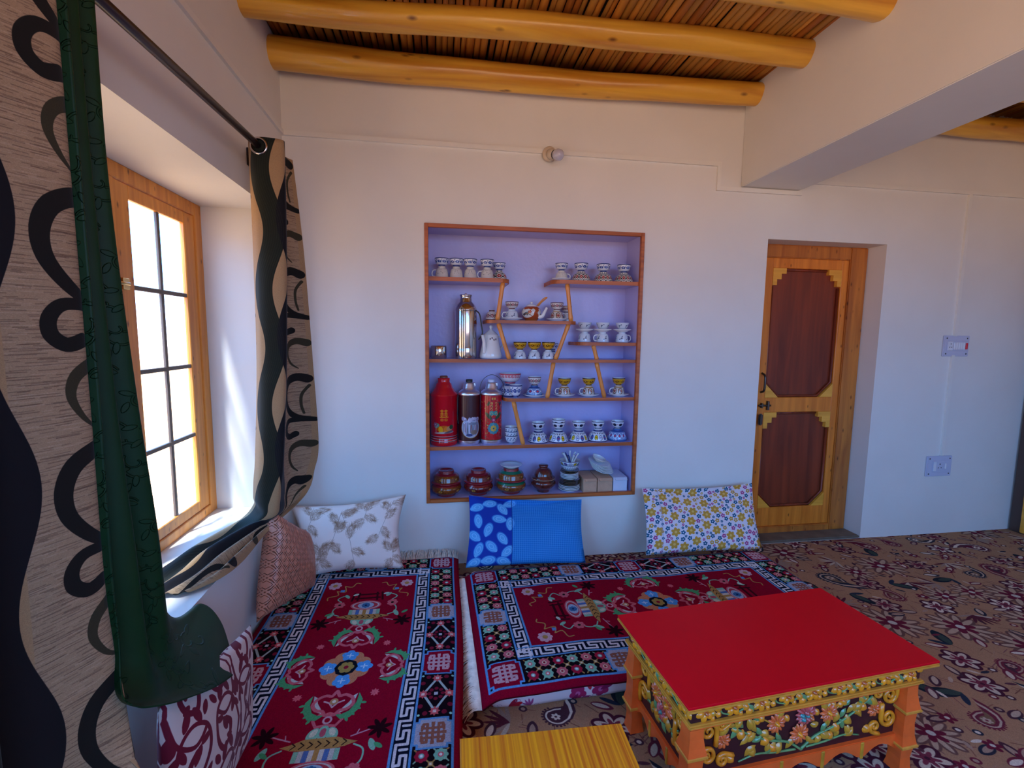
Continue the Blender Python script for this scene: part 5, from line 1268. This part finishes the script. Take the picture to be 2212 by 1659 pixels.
# patterned curtain at the far end of the rod, its lower end laid along the sill
c0 = [(.052, -.60), (.085, -.630), (.13, -.638), (.188, -.622), (.180, -.575), (.150, -.53), (.130, -.47), (.145, -.42), (.160, -.395)]
c1 = [(.052, -.60), (.085, -.630), (.13, -.640), (.183, -.622), (.172, -.575), (.145, -.53), (.135, -.47), (.165, -.42), (.195, -.395)]
c2 = [(.045, -.60), (.075, -.632), (.115, -.642), (.165, -.625), (.155, -.575), (.135, -.53), (.135, -.47), (.185, -.42), (.218, -.395)]
c3 = [(.022, -.60), (.055, -.632), (.09, -.642), (.140, -.625), (.130, -.575), (.118, -.53), (.130, -.47), (.185, -.42), (.232, -.395)]
bcur = net('curtain', [row(2.158, c0), row(1.75, c1), row(1.25, c2), row(.86, c3),
    [(.010, -.60, .74), (.042, -.632, .73), (.078, -.642, .72), (.125, -.63, .72), (.122, -.58, .72), (.115, -.53, .72), (.125, -.49, .72), (.165, -.45, .72), (.215, -.42, .73)],
    [(.004, -.595, .67), (.037, -.628, .655), (.072, -.642, .65), (.115, -.632, .648), (.118, -.585, .648), (.113, -.54, .648), (.122, -.505, .65), (.155, -.475, .65), (.200, -.45, .655)],
    [(-.005, -.575, .625), (.03, -.615, .60), (.06, -.64, .595), (.098, -.632, .590), (.105, -.59, .585), (.105, -.55, .58), (.115, -.53, .585), (.130, -.52, .59), (.165, -.51, .605)],
    [(-.10, -.50, .525), (-.07, -.57, .550), (-.04, -.62, .535), (.0, -.66, .565), (.02, -.66, .54), (.035, -.655, .545), (.05, -.65, .525), (.06, -.64, .54), (.07, -.635, .525)],
    [(-.20, -.70, .492), (-.165, -.75, .525), (-.125, -.79, .500), (-.085, -.83, .545), (-.045, -.85, .510), (-.015, -.855, .540), (.012, -.86, .505), (.034, -.85, .53), (.044, -.83, .49)],
    [(-.23, -.86, .492), (-.19, -.89, .510), (-.15, -.93, .496), (-.11, -.96, .525), (-.075, -.98, .505), (-.045, -.985, .525), (-.015, -.985, .505), (.008, -.98, .515), (.022, -.97, .495)],
    [(-.235, -.99, .490), (-.205, -1.01, .500), (-.18, -1.03, .491), (-.155, -1.045, .502), (-.13, -1.055, .491), (-.105, -1.06, .503), (-.08, -1.06, .492), (-.06, -1.055, .498), (-.045, -1.045, .490)]], M_CUR, 80, 130, .015)
tag(bcur, 'olive and beige wavy-patterned curtain in the far corner, its tail lying along the sill', 'curtain')
def ring(x, y, z, par):
    o = ob('grommet', tube('grommet', [(x+.029*math.cos(a), y, z+.029*math.sin(a)) for a in np.linspace(0, 2*PI, 25)[:-1]], .0055, 8, closed=True), M_STEEL, par)
ring(.105, -.643, 2.122, bcur); ring(.14, -.60, 2.122, bcur) if False else None
rod = thing('curtain_rod', 'dark lacquered curtain rod running above the window', 'curtain rod', (.100, -.44, 2.136))
ob('rod', tube('rod', [(0, -.0, 0), (0, -1.96, -.089)], .0135, 16), M_ROD, rod)
ob('bracket', boxes('bracket', [(-.10, -.03, -.012, .0, -.012, .006), (-.10, -.045, -.04, -.092, .005, .035)], .003), M_ROD, rod)

# ------------------------------------------------------------------ carved red table
RT = thing('carved_low_table', 'low carved table with plain red top and painted floral relief sides', 'table', (1.884, -1.413, 0), .074)
TW, TD, TH = .872, .428, .400
M_TRED = mat('red_lacquer_top', (.72, .0012, .010), .5, spec=.10, noise=.04, nscale=4)
M_EDGE = mat('ochre_edge', (.72, .28, .03), .45, noise=.12, nscale=30)
M_GROUND = mat('dark_maroon_ground', (.045, .006, .010), .4, noise=.2)
M_GOLD = mat('ochre_carving', (.88, .28, .012), .28, noise=.22, nscale=25, coat=.4)
M_ORANGE = mat('orange_leg_paint', (.95, .13, .018), .32, noise=.10, nscale=20, coat=.3)
M_PET = [mat('petal_yellow', (.95, .30, .010), .25, noise=.15, nscale=30, coat=.5), mat('petal_red', (.80, .14, .03), .25, noise=.25, nscale=30, coat=.5), mat('petal_pink', (.62, .09, .08), .25, noise=.2, nscale=30, coat=.5)]
M_BEAD = mat('bead_orange', (.62, .12, .02), .15, coat=.8); M_GRNL = mat('leaf_green', (.14, .30, .10), .28, noise=.25, nscale=25, coat=.5); M_OLV = mat('leaf_olive', (.62, .28, .02), .28, noise=.25, nscale=25, coat=.5); M_TEAL = mat('bead_teal', (.04, .24, .22), .15, coat=.8)
ob('table_top', boxes('table_top', [(-TW/2, -TD/2, TH-.008, TW/2, TD/2, TH)], .0015), M_TRED, RT)
ob('top_edge', boxes('top_edge', [(-TW/2-.001, -TD/2-.001, TH-.020, TW/2+.001, TD/2+.001, TH-.0081)], .003, 2), M_EDGE, RT)
fx, fy = TW/2-.030, TD/2-.030
ob('cornice', boxes('cornice', [(-fx, -fy, .322, fx, fy, TH-.0202)], .002), M_GROUND, RT)
ob('cornice_molding', boxes('cornice_molding', [(-fx-.010, -fy-.010, .310, fx+.010, fy+.010, .3218)], .004, 2), M_EDGE, RT)
ob('lower_molding', boxes('lower_molding', [(-fx-.002, -fy-.002, .300, fx+.002, fy+.002, .3098)], .003, 2), M_ORANGE, RT)
bx_, by_ = fx-.03, fy-.03
ob('body', boxes('body', [(-bx_, -by_, .12, bx_, by_, .2998)], .002), M_GROUND, RT)
# corner legs with a waisted, stepped profile
lp = [(.030, .2995), (.031, .27), (.036, .245), (.043, .222), (.043, .214), (.034, .205), (.031, .17), (.034, .13), (.042, .10), (.042, .094), (.034, .088), (.028, .05), (.031, .02), (.036, .0), (.0, .0)]
for a in (-1, 1):
    for b in (-1, 1):
        me = lathe('leg', lp[::-1], 4, None, False); lg = ob('leg', me, M_ORANGE, RT, (a*(fx-.022), b*(fy-.022), 0), (0, 0, PI/4))
        for zz in (.2185, .097): ob('leg_ring', lathe('leg_ring', [(.040, zz-.006), (.046, zz-.003), (.046, zz+.003), (.040, zz+.006)], 4, None, False), M_EDGE, lg)
# scalloped skirts
def skirt(w, n):
    P = [(-w, .125), (w, .125)]; q = 2*w/n
    for k in range(n):
        x0_ = w-k*q
        P += [(x0_, .070)]+[(x0_-q*(.1+.8*t), .073+.028*math.sin(PI*t)) for t in np.linspace(0, 1, 8)]
    P.append((-w, .070)); return P
for (ax, off, w, n) in ((1, -1, bx_, 5), (1, 1, bx_, 5), (0, -1, by_, 3), (0, 1, by_, 3)):
    d = by_ if ax == 1 else bx_
    a_, b_ = (d-.006, d+.012) if off > 0 else (-d-.012, -d+.006)
    ob('skirt', prism('skirt', skirt(w, n), ax, a_, b_, .002), M_ORANGE, RT)
    q = 2*w/n
    for k in range(1, n):
        x0_ = -w+k*q; lo, hi = (-d-.015, -d-.010) if off < 0 else (d+.010, d+.015)
        ob('skirt_bead', boxes('skirt_bead', [(x0_-.006, lo, .068, x0_+.006, hi, .124)] if ax == 1 else [(lo, x0_-.006, .068, hi, x0_+.006, .124)], .002), M_OLV, RT)
# relief pieces, local frame: x right, y up, z out of the face
def bulge(out, h, rings=3, name='relief'):
    """low dome over a closed outline"""
    cx_ = sum(p[0] for p in out)/len(out); cy_ = sum(p[1] for p in out)/len(out); V = []; n = len(out)
    for r in range(rings):
        t = r/rings; s = 1-t**1.3
        for p in out: V.append((cx_+(p[0]-cx_)*s, cy_+(p[1]-cy_)*s, h*math.sin(t*PI/2)))
    V.append((cx_, cy_, h)); Fc = [[r*n+i, r*n+(i+1) % n, (r+1)*n+(i+1) % n, (r+1)*n+i] for r in range(rings-1) for i in range(n)]
    Fc += [[(rings-1)*n+i, (rings-1)*n+(i+1) % n, len(V)-1] for i in range(n)]
    return V, Fc
def relief_mesh(name, parts, mats):
    V = []; Fc = []; MI = []
    for (v, f, mi) in parts:
        b = len(V); V += v; Fc += [[i+b for i in q] for q in f]; MI += [mi]*len(f)
    me = mesh(name, V, Fc, None, MI, True)
    for m in mats: me.materials.append(m)
    return me
def ellp(x, y, a, b, ang, n=10): return [(x+a*math.cos(t)*math.cos(ang)-b*math.sin(t)*math.sin(ang), y+a*math.cos(t)*math.sin(ang)+b*math.sin(t)*math.cos(ang)) for t in np.linspace(0, 2*PI, n+1)[:-1]]
def flower_me(r, n, mp, mb, jag=False):
    parts = []
    for k in range(n):
        a = k*2*PI/n+.3
        v, f = bulge(ellp(r*.58*math.cos(a), r*.58*math.sin(a), r*.46, r*(1.9/n+.02), a), r*.22); parts.append((v, f, 0))
    v, f = bulge(ellp(0, 0, r*.27, r*.27, 0, 12), r*.42); parts.append(([(p[0], p[1], p[2]) for p in v], f, 1))
    return relief_mesh('carved_flower', parts, [mp, mb])
def leaf_me(L, w, m, curve=0.):
    out = []
    for t in np.linspace(0, 1, 8): out.append((L*t, w/2*math.sin(PI*t)**.8+curve*math.sin(PI*t)))
    for t in np.linspace(1, 0, 8)[1:-1]: out.append((L*t, -w/2*math.sin(PI*t)**.8+curve*math.sin(PI*t)))
    v, f = bulge(out, w*.35, 2); return relief_mesh('carved_leaf', [(v, f, 0)], [m])
def scroll_me(r, turns=1.6, tail=.05, m=None):
    P = []; n = 26
    for i in range(n+1):
        t = i/n; a = turns*2*PI*t; q = r*(1-.86*t); P.append((q*math.cos(a), q*math.sin(a), .004))
    P = [(r, -tail, .003), (r*1.02, -tail*.5, .004)]+P
    me = tube('carved_scroll', P, .0075, 6, .0040); me.materials.append(m or M_GOLD); return me
FM1 = flower_me(.030, 6, M_PET[0], M_BEAD); FM2 = flower_me(.034, 12, M_PET[1], M_PET[0]); FM3 = flower_me(.022, 9, M_PET[1], M_BEAD); FM4 = flower_me(.036, 14, M_PET[2], M_TEAL)
LM = [leaf_me(.034, .016, M_GRNL, .003), leaf_me(.038, .024, M_OLV, -.004), leaf_me(.044, .018, M_OLV, .006), leaf_me(.030, .026, M_GOLD, .0)]
SM1, SM2 = scroll_me(.027), scroll_me(.020, 1.4, .03)
def face(side):
    if side == 'front': return lambda x, z, d: Vector((x, -d, z)), Matrix(((1, 0, 0), (0, 0, -1), (0, 1, 0))), 1
    if side == 'back': return lambda x, z, d: Vector((-x, d, z)), Matrix(((-1, 0, 0), (0, 0, 1), (0, 1, 0))), 1
    if side == 'left': return lambda x, z, d: Vector((-d, -x, z)), Matrix(((0, 0, -1), (-1, 0, 0), (0, 1, 0))), 0
    return lambda x, z, d: Vector((d, x, z)), Matrix(((0, 0, 1), (1, 0, 0), (0, 1, 0))), 0
def put(side, me, x, z, ang, d, s=1., name=None, mir=False, sz=1.):
    P_f, Mx, _ = face(side); o = bpy.data.objects.new(name or me.name.split('.')[0], me); COL.objects.link(o); o.parent = RT
    o.matrix_local = Matrix.Translation(P_f(x, z, d)) @ Mx.to_4x4() @ Matrix.Rotation(ang, 4, 'Z') @ Matrix.Diagonal((s*(-1 if mir else 1), s, s*sz, 1)); return o
def stem(side, P, d, m, r=.0032):
    P_f, _, _ = face(side); pts = [P_f(p[0], p[1], d+.002) for p in smooth(P, 4)]
    ob('carved_stem', tube('carved_stem', pts, r, 5, r*.7), m, RT)
for side, hw_, dd in (('front', fx, fy), ('left', fy, fx), ('right', fy, fx), ('back', fx, fy)):
    n = 9 if hw_ > .3 else 4; q = 2*hw_/n; zc = .351
    ob_edge = None
    for k in range(n):
        x = -hw_+(k+.5)*q; up_ = 1 if k % 2 else -1
        put(side, FM1, x, zc+.001*up_, k*.7, dd)
        put(side, LM[3], x+q*.30, zc-.014*up_, .6*up_, dd+.001, .9); put(side, LM[3], x-q*.30, zc+.014*up_, PI-.5*up_, dd+.001, .9) if k else None
        if k < n-1:
            stem(side, [(x+.010, zc-.018*up_), (x+q*.45, zc-.004*up_), (x+q*.60, zc+.012*up_), (x+q-.008, zc+.020*up_)], dd, M_GRNL)
            put(side, LM[0], x+q*.5, zc-.002*up_, -.9*up_, dd+.001); put(side, LM[3], x+q*.5, zc+.004*up_, 2.0*up_, dd+.001, .7)
            put(side, LM[1], x+q*.36, zc+.016*up_, 2.6, dd+.001, .6); put(side, LM[1], x+q*.66, zc-.016*up_, .4, dd+.001, .6)
        put(side, LM[3], x-.018, zc+.019, 2.4, dd, .6); put(side, LM[3], x+.016, zc-.019, -.5, dd, .6)
    if side == 'back': continue
    hb_ = (bx_ if hw_ > .3 else by_)-.018; db = by_ if hw_ > .3 else bx_; zm_ = .212
    big = hw_ > .3
    for s in (-1, 1):
        X = s*(hb_-.012)
        put(side, SM1, X-s*.018, zm_+.050, 0 if s < 0 else PI, db, 1., mir=(s > 0)); put(side, SM1, X-s*.018, zm_-.028, 0 if s < 0 else PI, db, 1.05, mir=(s < 0))
        if not big: continue
        put(side, SM2, X-s*.070, zm_-.050, 1.2, db, 1., mir=(s > 0)); put(side, SM2, X-s*.062, zm_+.062, 2.2, db, .8, mir=(s < 0))
        put(side, FM3, X-s*.072, zm_+.006, .4, db, 1.15); put(side, FM3, X-s*.052, zm_+.020, .9, db, .5)
        stem(side, [(0, zm_-.075), (s*.05, zm_-.040), (s*.12, zm_-.020), (s*.19, zm_+.012), (s*.26, zm_+.055)], db, M_GRNL, .0045)
        stem(side, [(s*.02, zm_-.070), (s*.09, zm_-.066), (s*.16, zm_-.058), (s*.22, zm_-.070)], db, M_GRNL, .0036)
        stem(side, [(s*.08, zm_-.028), (s*.10, zm_+.02), (s*.15, zm_+.055), (s*.20, zm_+.070)], db, M_OLV, .0036)
        for i, t in enumerate(np.linspace(.10, .98, 9)):
            x = s*(.05+.21*t); z = zm_-.04+.10*t
            put(side, LM[(i*2) % 3], x, z, (.9 if s > 0 else PI-.9)+.5*math.sin(i), db+.002, 1.05); put(side, LM[(i+1) % 4], x, z-.004, (-.8 if s > 0 else PI+.8)+.4*math.cos(i), db+.001, 1.15)
        for i in range(10): put(side, LM[3 if i % 2 else 1], s*(.03+.024*i), zm_+.075*math.sin(i*2.7)*.8, i*1.9, db+.0005, .85)
        for i in range(6):
            x = s*(.055+.036*i); put(side, LM[(i+2) % 4], x, zm_-.063+.004*math.sin(i*2), (PI/2+.9*s*(-1)**i), db+.001, 1.1); put(side, LM[(i+1) % 4], x+s*.012, zm_+.066+.004*math.cos(i), (-PI/2+.8*s*(-1)**i), db+.001, .95)
        put(side, FM2, s*.095, zm_+.030, .2*s, db+.002, .95)
    if big:
        put(side, FM4, .008, zm_+.042, .1, db+.003, 1.); put(side, FM2, -.012, zm_-.018, .5, db+.004, 1.)
        for i, (a, b) in enumerate([(-.010, .050), (.006, .056), (.020, .048), (-.004, .036), (.012, .034), (.026, .034)]):
            put(side, BM_ := relief_mesh('carved_berry', [(*bulge(ellp(0, 0, .008, .008, 0, 10), .008), 0)], [[M_TEAL, M_PET[2], M_BEAD][i % 3]]), a, zm_+b-.006, 0, db+.009)
    else:
        put(side, FM2, -.035, zm_+.025, .2, db+.002, .95); put(side, FM2, .030, zm_+.030, .2, db+.002, 1.05); put(side, FM4, 0, zm_-.015, .2, db+.003, .8)
        for i in range(13):
            put(side, LM[i % 4], -.085+.014*i, zm_-.052+.018*math.sin(i*2.1), PI/2+.9*math.sin(i*1.7), db+.001, 1.15); put(side, LM[(i+1) % 4], -.080+.0135*i, zm_+.058+.012*math.sin(i*1.3), -PI/2+.9*math.cos(i*1.3), db+.001, 1.)
        stem(side, [(-.09, zm_-.03), (-.03, zm_-.05), (.03, zm_-.04), (.09, zm_-.0)], db, M_GRNL, .004)

# ------------------------------------------------------------------ yellow table
YT = thing('yellow_low_table', 'low table with a bright yellow striped wood top, nearest the camera', 'table', (.862, -1.590, 0), -.028)
yw, yd, yh = .438, .60, .330
M_YW = wood('yellow_laminate', (.66, .13, .001), (1.0, .42, .003), .45, 1, 5.0, False, .2)
M_YW.node_tree.nodes['Mapping'].inputs['Scale'].default_value = (70, .25, 70)
ob('table_top', boxes('table_top', [(0, -yd, yh-.018, yw, 0, yh)], .002), M_YW, YT)
ob('edge_strip', boxes('edge_strip', [(-.0015, -yd, yh-.018, -.0001, 0, yh-.001)], 0), M_EDGE, YT)
for a, b in ((.042, -.02), (yw-.055, -.02), (.042, -yd+.055), (yw-.055, -yd+.055)): ob('leg', boxes('leg', [(a, b-.035, 0, a+.035, b, yh-.0181)], .003), M_YW, YT)
ob('apron', boxes('apron', [(.077, -.045, yh-.07, yw-.055, -.030, yh-.0181), (.077, -yd+.03, yh-.07, yw-.055, -yd+.045, yh-.0181), (.050, -yd+.055, yh-.07, .065, -.055, yh-.0181), (yw-.045, -yd+.055, yh-.07, yw-.03, -.055, yh-.0181)]), M_EDGE, YT)
bpy.context.view_layer.update()
